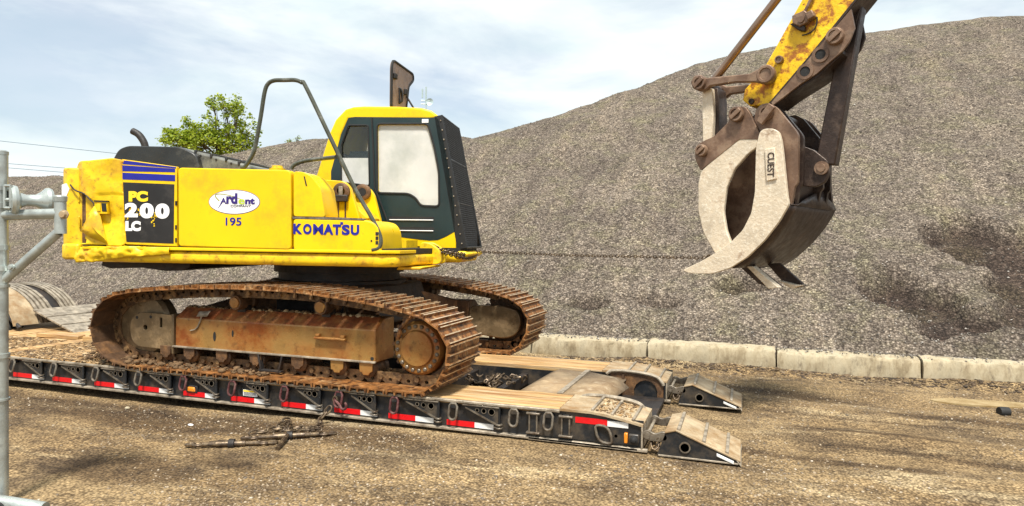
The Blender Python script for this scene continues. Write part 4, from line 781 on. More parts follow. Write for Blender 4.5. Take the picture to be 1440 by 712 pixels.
# ---- handrails
M['railgreen'] = mat('dark_olive_rail_paint', (.055, .06, .042), .35, var=.3, scale=8, dirt=(.18, .18, .15), da=.62, ds=9, bump=.1)
def rail(pts, r, name='handrail', ly=None):
    b = MB(); b.tube(catmull(pts, False, 6), r, 10); return up_(b, name, 'railgreen')
lp = [(-.56, 2.18), (-.514, 2.193), (-.43, 2.32), (-.397, 2.43), (-.345, 2.71), (-.306, 2.95), (-.27, 3.04), (-.204, 3.076), (-.09, 3.078), (.03, 3.076), (.10, 3.05), (.146, 3.008), (.42, 2.475), (.69, 1.951), (.85, 1.70), (.945, 1.53), (.974, 1.43), (.955, 1.36), (.885, 1.337)]
rail([(x, -1.30-.06*max(0, (2.0-z)), z) for x, z in lp], .0215)
sp_ = [(-0.151, 2.195), (-0.127, 2.234), (-0.062, 2.264), (0.092, 2.279), (0.468, 2.285)]; rail([(x, -1.0-.28*max(0, (x-sp_[2][0])/(sp_[4][0]-sp_[2][0])), z) for x, z in sp_], .021)
# ---- boom foot brackets
for q, y0, hole in (([(-0.217, 2.144), (0.219, 2.115), (0.289, 2.045), (0.404, 1.683), (0.407, 1.362), (-0.211, 1.353)], -.44, (0.193, 1.993)), ([(0.146, 2.077), (0.329, 2.082), (0.394, 1.999), (0.488, 1.649), (0.491, 1.36), (0.125, 1.355)], .06, (0.263, 2.022))):
    b = MB(); b.prism(rounded(q, .05, 3), y0, y0+.07); bf = up_(b, 'boom_foot_plate', 'yellow', bevel=.008)
    b = MB(); b.lathe([(0, .10), (-.03, .10), (-.04, .085), (-.04, .05), (.02, .045)], (hole[0], y0, hole[1]), (0, 1, 0), 20); bo = b.obj('pin_boss', 'rustdark', bf)
    if y0 < 0:
        MB().box(hole[0]-.105, hole[0]+.085, y0-.055, y0-.02, hole[1]-.12, hole[1]-.04).obj('boss_clamp', 'dark', bf, .01)
        b = MB(); b.box(hole[0]-.025, hole[0]+.025, y0-.05, y0-.03, hole[1]-.05, hole[1]+.06); b.obj('keeper_bar', 'edge', bf, .006)
        for s in (-.04, .045): MB().box(hole[0]+s-.008, hole[0]+s+.008, y0-.012, y0+.01, hole[1]-.34, hole[1]-.1).obj('rust_streak_bar', 'rustdark', bf)
    else: MB().cyl((hole[0], y0-.041, hole[1]), (0, 1, 0), .048, .01, 16).obj('pin_bore', 'rubber', bf)
b = MB(); b.prism([(0.211, 1.841), (0.255, 1.892), (0.478, 1.691), (0.434, 1.657)], -.37, .06); up_(b, 'sloped_cover', 'yellow_worn', bevel=.01)
b = MB(); b.box(.1, .95, -.38, .08, 1.34, 1.44); up_(b, 'boom_well_floor', 'yellow_worn')
# ---- hood and exhaust
hd = rounded([(-2.203, 2.268), (-2.12, 2.405), (-2.008, 2.443), (-1.377, 2.427), (-1.192, 2.341), (-1.141, 2.171), (-2.207, 2.221)], .05, 4)
b = MB(); b.prism(hd, -1.12, 1.05); up_(b, 'engine_hood', 'hood', bevel=.07, seg=4)
hc_ = [(-1.403, 2.427), (-1.2, 2.379), (-0.931, 2.315), (-0.599, 2.229), (-0.599, 2.16), (-1.402, 2.162)]
b = MB(); b.prism(hc_, -1.05, .1); HC = up_(b, 'hood_cover', 'hoodgrey', bevel=.03, seg=3)
for k, (x, z) in enumerate([(-1.242, 2.387), (-1.057, 2.343), (-0.881, 2.301), (-0.732, 2.261)]):
    b = MB(); b.box(x-.012, x+.012, -1.06, .08, z-.03, z+.014); b.obj('cover_rib', 'black', HC, .005)
    MB().cyl((x+.06, -1.056, z-.05), (0, 1, 0), .012, .02, 8).obj('cover_bolt', 'dark', HC)
b = MB(); b.box(-1.9, -.55, -1.30, -.1, 2.09, 2.155); up_(b, 'top_deck', 'yellow_worn', bevel=.01)
b = MB(); ep = [(-1.72, -.3, 2.40), (-1.73, -.3, 2.52), (-1.80, -.3, 2.63), (-1.95, -.3, 2.72)]; b.tube(catmull([(x, y, z) for (x, z), y in zip([(-2.398, 2.521), (-2.427, 2.609), (-2.494, 2.696), (-2.576, 2.741)], [-.3]*4)], False, 6), .042, 14); up_(b, 'exhaust_pipe', 'dark')
# ---- belly
b = MB(); b.prism([(-2.401, 1.206), (-1.312, 1.208), (-1.346, 1.097), (-1.414, 1.072), (-1.638, 1.063), (-1.916, 1.094), (-2.312, 1.079), (-2.427, 1.109)], -1.0, .8); up_(b, 'belly_plate', 'dark', bevel=.01)
# ---- cab
y0c, y1c = .36, 1.33
shell = [(-0.52, 2.143), (-0.309, 2.799), (-0.229, 2.97), (-0.097, 3.1), (0.008, 3.13), (0.149, 3.137), (0.599, 3.126), (0.904, 3.104), (1.024, 3.07), (1.098, 3.016), (1.126, 2.98), (1.007, 2.964), (-0.057, 2.977), (-0.151, 2.779), (-0.26, 2.107)]
b = MB(); b.prism(shell, y0c-.005, y1c); CB = up_(b, 'cab_roof', 'yellow', bevel=.035, seg=4, label='yellow cab roof and rear pillar')
pane = [(-0.053, 2.991), (0.037, 3.001), (1.098, 2.976), (1.131, 2.944), (1.231, 2.517), (1.334, 1.935), (1.352, 1.558), (1.243, 1.494), (1.134, 1.447), (1.024, 1.44), (0.894, 1.45), (0.541, 1.491), (0.475, 1.54), (0.332, 1.764), (-0.276, 1.76), (-0.281, 2.307), (-0.151, 2.779)]
wbig = rounded([(0.327, 2.909), (0.989, 2.902), (1.075, 2.616), (1.138, 2.304), (1.147, 1.868), (0.908, 1.876), (0.843, 1.974), (0.749, 2.027), (0.343, 2.035)], .05, 4)
wsm = rounded([(-0.057, 2.896), (0.213, 2.893), (0.234, 2.125), (-0.141, 2.17), (-0.15, 2.634)], .035, 4)
b = MB(); b.prism(pane, y0c-.012, y0c+.05, holes=[wbig, wsm]); SP = up_(b, 'cab_side_panel', 'green', label='dark green cab side panel')
def ring(poly, r, y, nm, m, par):
    b = MB(); b.tube([(x, y, z) for x, z in poly], r, 6, True); return b.obj(nm, m, par)
ring(wbig, .013, y0c-.014, 'window_seal', 'rubber', SP); ring(wsm, .010, y0c-.014, 'window_seal', 'rubber', SP)
ring([(ecx2*.985+.012, ez*.99+.02) for ecx2, ez in wbig], .005, y0c+.004, 'film_edge', 'decalyellow', SP)
MB().prism(wbig, y0c+.012, y0c+.018).obj('filmed_window', 'film', SP, label='side window covered by milky dusty film')
MB().prism(wsm, y0c+.010, y0c+.016).obj('side_window', 'glass', SP)
lf = [(-0.143, 2.481), (0.223, 2.479), (0.23, 2.131), (-0.14, 2.176)]; MB().prism(lf, y0c+.002, y0c+.006).obj('window_film', 'film', SP)
lf = [(-0.039, 2.571), (0.217, 2.569), (0.218, 2.479), (-0.076, 2.48)]; MB().prism(lf, y0c+.026, y0c+.031).obj('window_latch_bar', 'green', SP)
for v in (302.5, 318):
    pass
for q in [[(0.491, 1.738), (1.085, 1.738), (1.085, 1.689), (0.492, 1.693)], [(0.512, 1.605), (1.086, 1.61), (1.087, 1.56), (0.521, 1.558)]]:
    MB().prism(rounded(q, .02, 3), y0c-.016, y0c).obj('louver_slot', 'rubber', SP)
    MB().box(q[3][0]+.01, q[2][0]-.01, y0c-.026, y0c-.012, q[3][1]-.004, q[3][1]+.008).obj('louver_highlight', 'decalwhite', SP, .004)  # white bar paints the highlight along the slot's lower edge
q = [(0.915, 2.96), (0.998, 2.915)]; MB().box(q[0][0], q[1][0], y0c-.02, y0c-.01, q[1][1], q[0][1]).obj('small_label', 'decalwhite', SP)
b = MB(); b.tube([(x, y0c-.018, z) for x, z in [(0.259, 2.982), (0.287, 2.531), (0.305, 2.107), (0.406, 1.855), (0.54, 1.513)]], .012, 6); b.obj('panel_trim', 'rubber', SP)
# handles on the far pillar, base, interior
b = MB(); b.prism([(0.54, 1.513), (0.913, 1.459), (1.042, 1.447), (1.143, 1.453), (1.252, 1.503), (1.361, 1.562), (1.368, 1.336), (0.542, 1.378)], y0c-.008, y1c); BS = up_(b, 'cab_base', 'yellow', bevel=.008)
b = MB(); b.prism([(0.57, 1.36), (1.364, 1.313), (1.491, 1.311), (1.546, 1.276), (1.492, 1.231), (1.356, 1.202), (0.805, 1.175), (0.712, 1.182)], y0c-.03, y1c-.05); up_(b, 'cab_floor_lip', 'yellow_worn', bevel=.025, seg=3)
b = MB(); b.box(-.18, 1.05, y0c+.06, y1c-.02, 1.36, 1.42); up_(b, 'cab_floor', 'dark')
far = [(-0.279, 3.092), (0.893, 3.078), (1.285, 1.613), (1.237, 1.414), (0.313, 1.452), (-0.321, 1.799), (-0.402, 2.659)]
b = MB(); fp = [(-.17, 1.40), (-.17, 2.55), (-.06, 2.95), (1.06, 2.97), (1.36, 1.40)]; fw_ = [(.0, 1.95), (.0, 2.75), (.85, 2.80), (1.12, 2.0)]
b.prism(fp, y1c-.045, y1c, holes=[fw_]); FS = up_(b, 'cab_door', 'green'); MB().prism(fw_, y1c-.02, y1c-.015).obj('door_glass', 'glass', FS)
b = MB(); b.box(-.22, -.16, y0c+.05, y1c-.03, 1.38, 2.55); up_(b, 'cab_rear_wall', 'green')
b = MB(); b.box(.12, .62, .62, 1.10, 1.75, 1.9); b.prism([(.05, 1.85), (.17, 1.85), (.05, 2.55), (-.05, 2.55)], .62, 1.10); up_(b, 'operator_seat', 'seat', bevel=.03)
# front guard: frame, mesh and side plate, leaning with the windscreen
gA, gB = Vector((1.075, 0, 2.985)), Vector((1.385, 0, 1.335)); gd = (gB-gA); gn = Vector((-gd.z, 0, gd.x)).normalized(); gn = gn if gn.x > 0 else -gn
def gp(t, y, off): p = gA+gd*t+gn*off; return (p.x, y, p.z)
b = MB(); b.add([gp(0, y0c+.0, .005), gp(0, y1c, .005), gp(1, y1c, .005), gp(1, y0c, .005), gp(0, y0c, -.02), gp(0, y1c, -.02), gp(1, y1c, -.02), gp(1, y0c, -.02)], [(0, 1, 2, 3), (7, 6, 5, 4), (0, 3, 7, 4), (1, 5, 6, 2), (0, 4, 5, 1), (3, 2, 6, 7)]); WS = up_(b, 'windscreen', 'green')
GD = None
for ya, yb in ((y0c-.012, y0c+.004), (y1c-.004, y1c+.012)):
    b = MB(); b.add([gp(-.005, ya, .0), gp(-.005, ya, .085), gp(1.0, ya, .115), gp(1.0, ya, .0), gp(-.005, yb, .0), gp(-.005, yb, .085), gp(1.0, yb, .115), gp(1.0, yb, .0)], [(0, 1, 2, 3), (7, 6, 5, 4), (0, 4, 5, 1), (1, 5, 6, 2), (2, 6, 7, 3), (3, 7, 4, 0)])
    if GD is None: GD = up_(b, 'front_guard', 'blackmesh')
    else: b.obj('guard_side_plate', 'blackmesh', GD)
b = MB()
for y in (y0c, y1c): b.tube([gp(-.005, y, .09), gp(1.0, y, .118)], .014, 6)
for t in (0, 1): b.tube([gp(t, y0c, .09+.028*t), gp(t, y1c, .09+.028*t)], .014, 6)
for t in (.33, .66): b.tube([gp(t, y0c, .10), gp(t, y1c, .10)], .010, 6)
b.obj('guard_frame', 'black', GD)
b = MB()
for k in range(-16, 44):
    for s in (1, -1):
        t0 = k/30; pts = []
        ta, tb_ = t0, t0+s*.58
        n_ = 2; A = Vector(gp(ta, y0c, .1)); Bp = Vector(gp(tb_, y1c, .1)); lo, hi = 0., 1.
        if s > 0: lo = max(0, (0-ta)/.58); hi = min(1, (1-ta)/.58)
        else: lo = max(0, (ta-1)/.58); hi = min(1, ta/.58)
        if hi-lo > .03: b.tube([A+(Bp-A)*lo, A+(Bp-A)*hi], .0075, 4)
o = b.obj('guard_mesh', 'blackmesh', GD)
b = MB()
for k in range(14): b.lathe([(0, .009), (-.01, .009), (-.013, .005)], gp((k+.5)/14, y0c-.012, .07), (0, 1, 0), 6)
b.obj('guard_bolts', 'edge', GD)['kind'] = 'stuff'
# ---- roof hatch
hq = [(.435, .50), (.44, 1.20)]
ho = [(.50, 3.14), (.50, 3.66), (.53, 3.74), (.60, 3.765), (1.44, 3.80), (1.47, 3.72), (1.24, 3.58), (1.10, 3.14)]
b = MB(); b.prism(rounded(ho, .05, 3), .435, .462, 'x'); HT = up_(b, 'roof_hatch', 'hatch', bevel=.008)
b = MB(); hp_ = rounded(ho, .05, 3); b.tube([(.462, y, z) for y, z in hp_], .018, 6, True); b.obj('hatch_seal', 'rubber', HT)
b = MB(); b.tube([(.47+.05*math.sin(t), .80, 3.36+.10*math.cos(t)) for t in np.linspace(0, PI, 9)], .012, 6); b.tube([(.475, .80, 3.46), (.475, .80, 3.26)], .012, 6); b.tube([(.475, .80, 3.46), (.475, .92, 3.40), (.475, .92, 3.31), (.475, .80, 3.26)], .013, 6); b.obj('hatch_handle', 'rubber', HT)
MB().box(.462, .50, .555, .64, 3.53, 3.60).obj('hatch_latch', 'rubber', HT, .008); MB().box(.462, .50, 1.02, 1.09, 3.42, 3.50).obj('hatch_latch', 'rubber', HT, .008)
MB().tube([(.47, 1.12, 3.42), (.66, 1.12, 3.12)], .014, 6).obj('prop_rod', 'dark', HT)
b = MB(); b.tube([(.28+.02*math.cos(t), .6, 3.125+.02*math.sin(t)) for t in np.linspace(0, PI, 6)], .006, 6); up_(b, 'roof_eye', 'dark')
# ---- front tow point of the frame
b = MB(); b.prism(rounded([(1.10, 1.16), (1.10, 1.42), (1.22, 1.42), (1.34, 1.33), (1.36, 1.17)], .05, 3), -.36, -.30); b.prism(rounded([(1.10, 1.16), (1.10, 1.42), (1.22, 1.42), (1.34, 1.33), (1.36, 1.17)], .05, 3), -.16, -.10); up_(b, 'tow_bracket', 'yellow_worn', bevel=.01)
b = MB(); b.lathe([(0, .075), (.22, .075)], (1.22, -.34, 1.31), (0, 1, 0), 16); up_(b, 'tow_pin', 'dark')
b = MB(); b.prism([(1.02, 1.155), (1.30, 1.155), (1.26, 1.125), (1.0, 1.12)], -.9, -.1); up_(b, 'frame_lip', 'yellow_worn', bevel=.01)
b = MB(); q = [(-2.598, 1.994), (-2.547, 2.009), (-2.508, 1.948), (-2.547, 1.863), (-2.598, 1.856)]
b.prism([(x*1.0-.015, z) for x, z in q], -1.345, -1.30); o = up_(b, 'hexagon_sticker', 'decalwhite')

# ------------------------------------------------------------------ chains and binders
def links(path, step, r, w, name, m, parent):
    P = catmull(path, False, 12); d = [0]
    for i in range(1, len(P)): d.append(d[-1]+(P[i]-P[i-1]).length)
    def atd(s):
        i = max(1, min(len(P)-1, int(np.searchsorted(d, s)))); t = (s-d[i-1])/max(1e-9, d[i]-d[i-1]); return P[i-1].lerp(P[i], t)
    out = []; k = 0; s = step*.5
    while s < d[-1]-step*.4:
        c = atd(s); t = (atd(min(d[-1], s+step*.5))-atd(max(0, s-step*.5))).normalized(); h = t.cross(Vector((0, 0, 1))); h = h.normalized() if h.length > .1 else Vector((1, 0, 0))
        v = t.cross(h).normalized(); e = (h if k % 2 else (h*.5+v*.86)).normalized(); L2 = step*.68; ring_ = []
        for a in np.linspace(0, 2*PI, 11)[:-1]:
            ca, sa = math.cos(a), math.sin(a); ring_.append(c+t*(L2*abs(ca)**.7*(1 if ca > 0 else -1))+e*(w*sa))
        out.append(ring_); s += step; k += 1
    for q in out:
        b = MB(); c0 = sum(q, Vector())/len(q); b.tube([p-c0 for p in q], r, 6, True); o = b.obj(name, m, parent); o.location = c0
def wld(lx, ly, lz): return Vector((CX+lx*math.cos(TH)-ly*math.sin(TH), CY+lx*math.sin(TH)+ly*math.cos(TH), ZD+lz))
GO = Vector((0.157, 6.72, 2.958)); PH = math.radians(22); GA = Vector((math.cos(PH), -math.sin(PH), 0)); GB = Vector((math.sin(PH), math.cos(PH), 0))
tip = (-0.529, -1.365); TIP = GO+GA*tip[0]+Vector((0, 0, tip[1]))+GB*.03
def chain_mesh(path, step, r, w, b):
    P = catmull(path, False, 12); d = [0]
    for i in range(1, len(P)): d.append(d[-1]+(P[i]-P[i-1]).length)
    s = step*.5; k = 0
    while s < d[-1]:
        i = max(1, min(len(P)-1, int(np.searchsorted(d, s)))); c = P[i-1].lerp(P[i], (s-d[i-1])/max(1e-9, d[i]-d[i-1])); t = (P[i]-P[i-1]).normalized(); h = t.cross(Vector((0, 0, 1))).normalized(); v = t.cross(h); e = h if k % 2 else v
        b.tube([c+t*(step*.68*math.cos(a))+e*(w*math.sin(a)) for a in np.linspace(0, 2*PI, 9)[:-1]], r, 5, True); s += step; k += 1
b = MB(); A = wld(1.50, .95, 1.285); chain_mesh([A, A.lerp(TIP, .25)-Vector((0, 0, .005)), A.lerp(TIP, .5)-Vector((0, 0, .012)), A.lerp(TIP, .75)-Vector((0, 0, .005)), TIP], .040, .0055, .014, b)
chain_mesh([wld(1.28, -.30, 1.34), wld(1.40, .0, 1.285), wld(1.49, .40, 1.255), wld(1.50, .80, 1.26), wld(1.51, .97, 1.285)], .055, .008, .022, b)
chain_mesh([wld(1.30, -.25, 1.30), wld(1.42, .05, 1.25), wld(1.49, .40, 1.215), wld(1.50, .72, 1.215), wld(1.52, .92, 1.25), wld(1.51, .97, 1.285)], .055, .008, .022, b)
b.tube([TIP+GA*.03*math.cos(a)+Vector((0, 0, .03*math.sin(a))) for a in np.linspace(0, 2*PI, 9)[:-1]], .012, 6, True)
tag(b.obj('tow_chain', 'chain'), 'taut steel chain running from the excavator front to the grapple claw tip', 'chain')
# loose chain dropping from the trailer side to the dirt
gz = lambda x, y: float(ground_h(np.array([x]), np.array([y]))[0])
cp = [(-4.165, 4.913), (-4.126, 4.978), (-4.07, 5.025), (-4.03, 5.091), (-4.063, 5.235), (-4.062, 5.316), (-3.964, 5.169), (-3.848, 5.139), (-3.776, 5.167), (-3.733, 5.236), (-3.721, 5.318)]
CH = thing('loose_chain', 'rusty loose chain dropping from the trailer hook onto the dirt in a pile', 'chain', (cp[0][0], cp[0][1], 0))
xh, yh = RX[7], YN-.03
path = [Vector((x, y, gz(x, y)+.016+(.03 if 4 <= i <= 5 else 0))) for i, (x, y) in enumerate(cp)]+[Vector((xh-.12, yh-.10, .02)), Vector((xh-.07, yh-.05, .10)), Vector((xh-.03, yh-.02, .17))]
links([p-Vector((cp[0][0], cp[0][1], 0)) for p in path], .068, .0095, .024, 'chain_link', 'chain', CH)
HK = thing('grab_hook', 'faded red grab hook hanging on the trailer side ring by the loose chain', 'hook', (xh, yh, .15))
MB().tube([(p.x, p.y, p.z) for p in catmull([(-.03, 0, .03), (.02, -.01, .0), (.06, -.02, -.04), (.10, -.02, -.03), (.105, -.02, .005), (.09, -.02, .02)], False, 5)], .013, 8).obj('hook_body', 'redhook', HK)
MB().tube([(-.03+.022*math.cos(a), 0, .04+.03*math.sin(a)) for a in np.linspace(0, 2*PI, 11)[:-1]], .009, 6, True).obj('hook_eye', 'chain', HK)
def binder(p0, p1, lab, handle, eyes):
    a = Vector((p0[0], p0[1], gz(*p0)+.030)); c = Vector((p1[0], p1[1], gz(*p1)+.030)); t = (c-a); Ln = t.length; t.normalize(); ang = math.atan2(t.y, t.x)
    T_ = thing('load_binder', lab, 'load binder', a, 'load binders lying on the dirt by the chain'); T_.rotation_euler.z = ang
    f = lambda s: s*Ln
    MB().cyl((f(.30), 0, 0), (1, 0, 0), .027, f(.40), 12).obj('barrel', 'chain', T_, .003)
    MB().cyl((f(.12), 0, 0), (1, 0, 0), .018, f(.20), 10).obj('screw_rod', 'chain', T_); MB().cyl((f(.68), 0, 0), (1, 0, 0), .018, f(.20), 10).obj('screw_rod', 'chain', T_)
    for s, sg in ((.06, -1), (.94, 1)):
        MB().tube([(f(s)+.036*math.cos(q), .022*math.sin(q), 0) for q in np.linspace(0, 2*PI, 11)[:-1]], .012, 6, True).obj('eye', 'chain', T_)
        MB().tube([(p.x, p.y, p.z) for p in catmull([(f(s)+sg*.02, 0, 0), (f(s)+sg*.06, .01, -.005), (f(s)+sg*.10, .03, -.01), (f(s)+sg*.085, .06, -.01), (f(s)+sg*.05, .06, -.01)], False, 4)], .016, 7).obj('hook', 'chain', T_)
    MB().cyl((f(.47), 0, 0), (1, 0, 0), .042, .05, 14).obj('ratchet_ring', 'dark', T_, .004)
    b = MB(); b.tube([(f(.49), 0, .012), (f(.49)+handle[0]*.5, handle[1]*.5, .012), (f(.49)+handle[0], handle[1], -.008)], .019, 8); b.obj('handle', 'chain', T_)
g = [(-4.34, 4.431), (-3.744, 4.843), (-4.041, 4.749), (-3.48, 5.112), (-4.292, 4.604), (-4.003, 4.904)]
binder(g[0], (g[1][0]-.06, g[1][1]-.14), 'long load binder stretching left with its hook end nearest the left', (-.18, .05), 1); binder(g[2], g[3], 'load binder with its ratchet handle pointing towards the camera', (-.06, -.34), 1)
b = MB(); q = [(-3.968, 4.918), (-3.931, 5.006), (-3.817, 4.978), (-3.792, 5.085), (-3.668, 5.061), (-3.613, 5.132), (-3.512, 5.052)]; CH2 = thing('short_chain', 'short length of chain draped over the load binder barrel', 'chain', (q[0][0], q[0][1], 0))
links([Vector((x-q[0][0], y-q[0][1], gz(x, y)+.06)) for x, y in q], .06, .009, .022, 'chain_link', 'chain', CH2)
# pale stone and scrap on the dirt
def rock(p, sx, sy, sz, m, name, lab, cat):
    V = ICO_V*np.array([sx, sy, sz])*(1+(rng.random((12, 1))-.5)*.4); b = MB(); b.add([tuple(v) for v in V], [tuple(f) for f in ICO_F]); o = b.obj(name, m, None, smooth=0); o.location = (p[0], p[1], gz(*p)+sz*.5)
    s_ = o.modifiers.new('s', 'SUBSURF'); s_.levels = s_.render_levels = 2; tag(o, lab, cat)
rock((-4.966, 5.034), .045, .025, .016, 'decalwhite', 'pale_stone', 'small flat white stone on the dirt in front of the trailer tape', 'stone')
rock((-6.082, 5.312), .04, .03, .02, 'concrete', 'pale_stone', 'pale lump of stone on the dirt under the left end of the trailer', 'stone')
b = MB(); b.lathe([(0, .05), (.02, .055), (.10, .05), (.10, .03), (.02, .03)], (0, 0, 0), (1, .3, 0), 12); o = b.obj('rubber_scrap', 'rubber'); q = (2.624, 8.514); o.location = (q[0], q[1], gz(*q)+.03); tag(o, 'bit of black rubber pipe lying beside the puddle at right', 'scrap')

# ------------------------------------------------------------------ grapple on its arm
AR = thing('grapple_arm', 'rusty steel grapple hanging from a scratched yellow excavator arm above the ramps', 'grapple arm', GO); AR.rotation_euler.z = -PH
def gpart(q, b0, b1, name, m, parent=AR, bevel=.008, r=.0, holes=(), **k):
    b = MB(); b.prism(rounded(q, r, 3) if r else q, b0, b1, holes=holes); return b.obj(name, m, parent, bevel, **k)
stick = [(0.995, 2.289), (0.317, 1.077), (-0.059, 0.439), (-0.235, 0.275), (-0.254, 0.174), (-0.176, 0.103), (0.008, 0.101), (0.348, 0.466), (0.787, 0.969), (1.672, 2.026)]
ST = gpart(stick, .10, .40, 'stick', 'arm_yellow', bevel=.012, label='scratched yellow arm with orange rust')
gpart([(1.672, 2.026), (0.787, 0.969), (0.348, 0.466), (0.008, 0.101), (0.028, 0.078), (0.374, 0.442), (0.815, 0.962), (1.695, 2.017)], .06, .44, 'bottom_plate', 'grdark', ST, .006)  # shadow on the yellow arm's underside, put in as a dark plate colour
def pin(u, b0, h, r, nm, m='grbrown', par=None, cap=True):
    b = MB(); b.lathe([(0, r), (-h+.012, r), (-h, r*.9), (-h, r*.66), (-h+.014, r*.6), (-h+.014, .002)], (u[0], b0, u[1]), (0, 1, 0), 28); o = b.obj(nm, m, par or AR)
    if cap: 
        bb = MB(); bb.box(-r*.85, r*.85, b0-h-.012, b0-h+.012, -r*.28, r*.28); oo = bb.obj('keeper_bar', 'grbrown', o, .004)
        for v in oo.data.vertices: x, z = v.co.x, v.co.z; v.co.x = u[0]+x*.75-z*.66; v.co.z = u[1]+x*.66+z*.75
    return o
# valve block and fittings on the stick
vb = gpart([(0.221, 0.872), (0.327, 0.901), (0.384, 0.844), (0.36, 0.785), (0.292, 0.76), (0.228, 0.798)], .03, .10, 'valve_block', 'grbrown', ST)
gpart([(0.34, 0.866), (0.401, 0.885), (0.427, 0.823), (0.366, 0.797)], .01, .10, 'valve_fitting', 'grbrown', vb); gpart([(0.196, 0.805), (0.234, 0.817), (0.33, 0.765), (0.331, 0.714), (0.28, 0.73)], .05, .10, 'valve_foot', 'grdark', vb)
MB().cyl(((0.307, 0.817)[0], .03, (0.307, 0.817)[1]), (0, -1, 0), .028, .02, 14).obj('valve_cap', 'grbrown', vb)
b = MB(); q = [(0.321, 0.891), (0.351, 0.949), (0.404, 1.064), (0.483, 1.349)]; b.tube([(x, .07, z) for x, z in q], .016, 8); b.obj('hydraulic_hose', 'grbrown', ST)
b = MB(); q = [(0.427, 0.83), (0.422, 0.755), (0.374, 0.7), (0.3, 0.689)]; b.tube([(p.x, .08, p.y) for p in catmull([(x, z, 0) for x, z in q], False, 4)], .007, 6); b.obj('hydraulic_hose', 'rubber', ST)
pin((0.099, 0.5), .10, .05, .038, 'grease_boss', par=ST, cap=False); pin((-0.163, 0.149), .10, .02, .028, 'pin_bore', 'grdark', ST, False)
# thumb bracket plates under the stick
tbq = [(0.055, 0.079), (0.042, 0.107), (0.349, 0.436), (0.614, 0.723), (0.715, 0.832), (0.747, 0.666), (0.71, 0.562), (0.654, 0.485), (0.443, 0.318), (0.309, 0.248)]
TBK = gpart(tbq, .055, .085, 'thumb_bracket', 'grbrown', holes=[circle(x, z, .045, 18) for x, z in [(0.335, 0.354), (0.464, 0.487)]], bevel=.0)
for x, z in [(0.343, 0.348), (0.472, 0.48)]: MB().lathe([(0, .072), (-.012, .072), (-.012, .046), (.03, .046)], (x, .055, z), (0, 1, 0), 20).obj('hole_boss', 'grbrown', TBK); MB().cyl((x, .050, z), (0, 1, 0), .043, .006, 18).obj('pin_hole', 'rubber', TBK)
gpart(tbq, .42, .45, 'thumb_bracket', 'grdark'); gpart([(0.042, 0.08), (0.31, 0.222), (0.444, 0.293), (0.648, 0.467), (0.648, 0.499), (0.443, 0.344), (0.309, 0.274), (0.068, 0.097)], .085, .42, 'bracket_web', 'grdark', bevel=.004)
pin((0.594, 0.615), .055, .05, .075, 'thumb_pin')
# cylinder rod and bucket linkage
b = MB(); q = [(-0.648, 0.416), (0.04, 1.171), (1.148, 2.388)]; b.tube([(x, .25, z) for x, z in q], .042, 16); b.obj('cylinder_rod', 'chrome', AR)
b = MB(); q = [(0.939, 2.161), (1.299, 2.555)]; b.tube([(x, .25, z) for x, z in q], .085, 18); b.obj('cylinder_barrel', 'arm_yellow', AR)
lk = [(-0.745, 0.398), (-0.707, 0.457), (-0.639, 0.457), (-0.571, 0.415), (-0.46, 0.409), (-0.142, 0.392), (-0.068, 0.421), (0.011, 0.438), (0.078, 0.398), (0.099, 0.336), (0.067, 0.281), (0.001, 0.271), (-0.093, 0.304), (-0.28, 0.328), (-0.532, 0.329), (-0.576, 0.297), (-0.651, 0.293), (-0.72, 0.331)]
for y0 in (-.02, .45):
    l_ = gpart(lk, y0, y0+.06, 'link_arm', 'grbrown', bevel=.012)
p1, p2, p3, p4, p5 = [(-0.643, 0.373), (0.027, 0.352), (-0.258, 0.019), (0.014, 0.008), (-0.607, -0.3)]
pin(p1, -.02, .035, .070, 'link_pin'); pin(p2, -.02, .06, .085, 'stick_pin', cap=False); pin(p3, -.01, .05, .072, 'grapple_pin'); pin(p5, -.01, .05, .060, 'lower_link_pin')
MB().cyl((p1[0], .0, p1[1]), (0, 1, 0), .045, .5, 16).obj('cross_pin', 'grdark', AR); MB().cyl((p2[0], .0, p2[1]), (0, 1, 0), .045, .5, 16).obj('cross_pin', 'grdark', AR)
for y0, mm in ((.06, 'grapple'), (.33, 'grdark')):
    gpart([(-0.657, 0.34), (-0.552, 0.325), (-0.532, 0.069), (-0.542, -0.183), (-0.638, -0.253)], y0, y0+.07, 'h_link', mm, bevel=.008)
gpart([(-0.569, 0.34), (-0.524, 0.334), (-0.507, 0.211), (-0.5, -0.122), (-0.559, -0.173)], .13, .33, 'h_link_web', 'grdark', bevel=.006)
# grapple side plates
lp_ = [(-0.693, -0.298), (-0.671, -0.236), (-0.596, -0.2), (-0.493, -0.167), (-0.35, -0.043), (-0.324, 0.057), (-0.261, 0.097), (-0.184, 0.088), (-0.135, 0.015), (-0.099, -0.069), (-0.015, -0.238), (-0.234, -0.218), (-0.517, -0.417), (-0.628, -0.494), (-0.683, -0.391)]
for y0, mm in ((.0, 'grbrown'), (.46, 'grdark')): gpart(lp_, y0, y0+.05, 'claw_side_plate', mm, r=.02, bevel=.008)
rp_ = [(-0.108, -0.039), (-0.096, 0.047), (-0.049, 0.095), (0.024, 0.103), (0.104, 0.05), (0.281, -0.184), (0.301, -0.225), (0.303, -0.663), (0.279, -0.688), (0.251, -0.869), (0.135, -0.537), (-0.023, -0.208)]
for y0, mm in ((.03, 'grbrown'), (.17, 'grdark'), (.78, 'grdark'), (1.02, 'grdark')): gpart(rp_, y0, y0+.05, 'jaw_side_plate', mm, r=.02, bevel=.008)
pl = pin(p4, .03, .04, .070, 'jaw_pin', cap=False); bb = MB(); bb.box(-.095, .095, -.05, -.005, -.035, .035); oo = bb.obj('keeper_bar', 'grbrown', pl, .005)
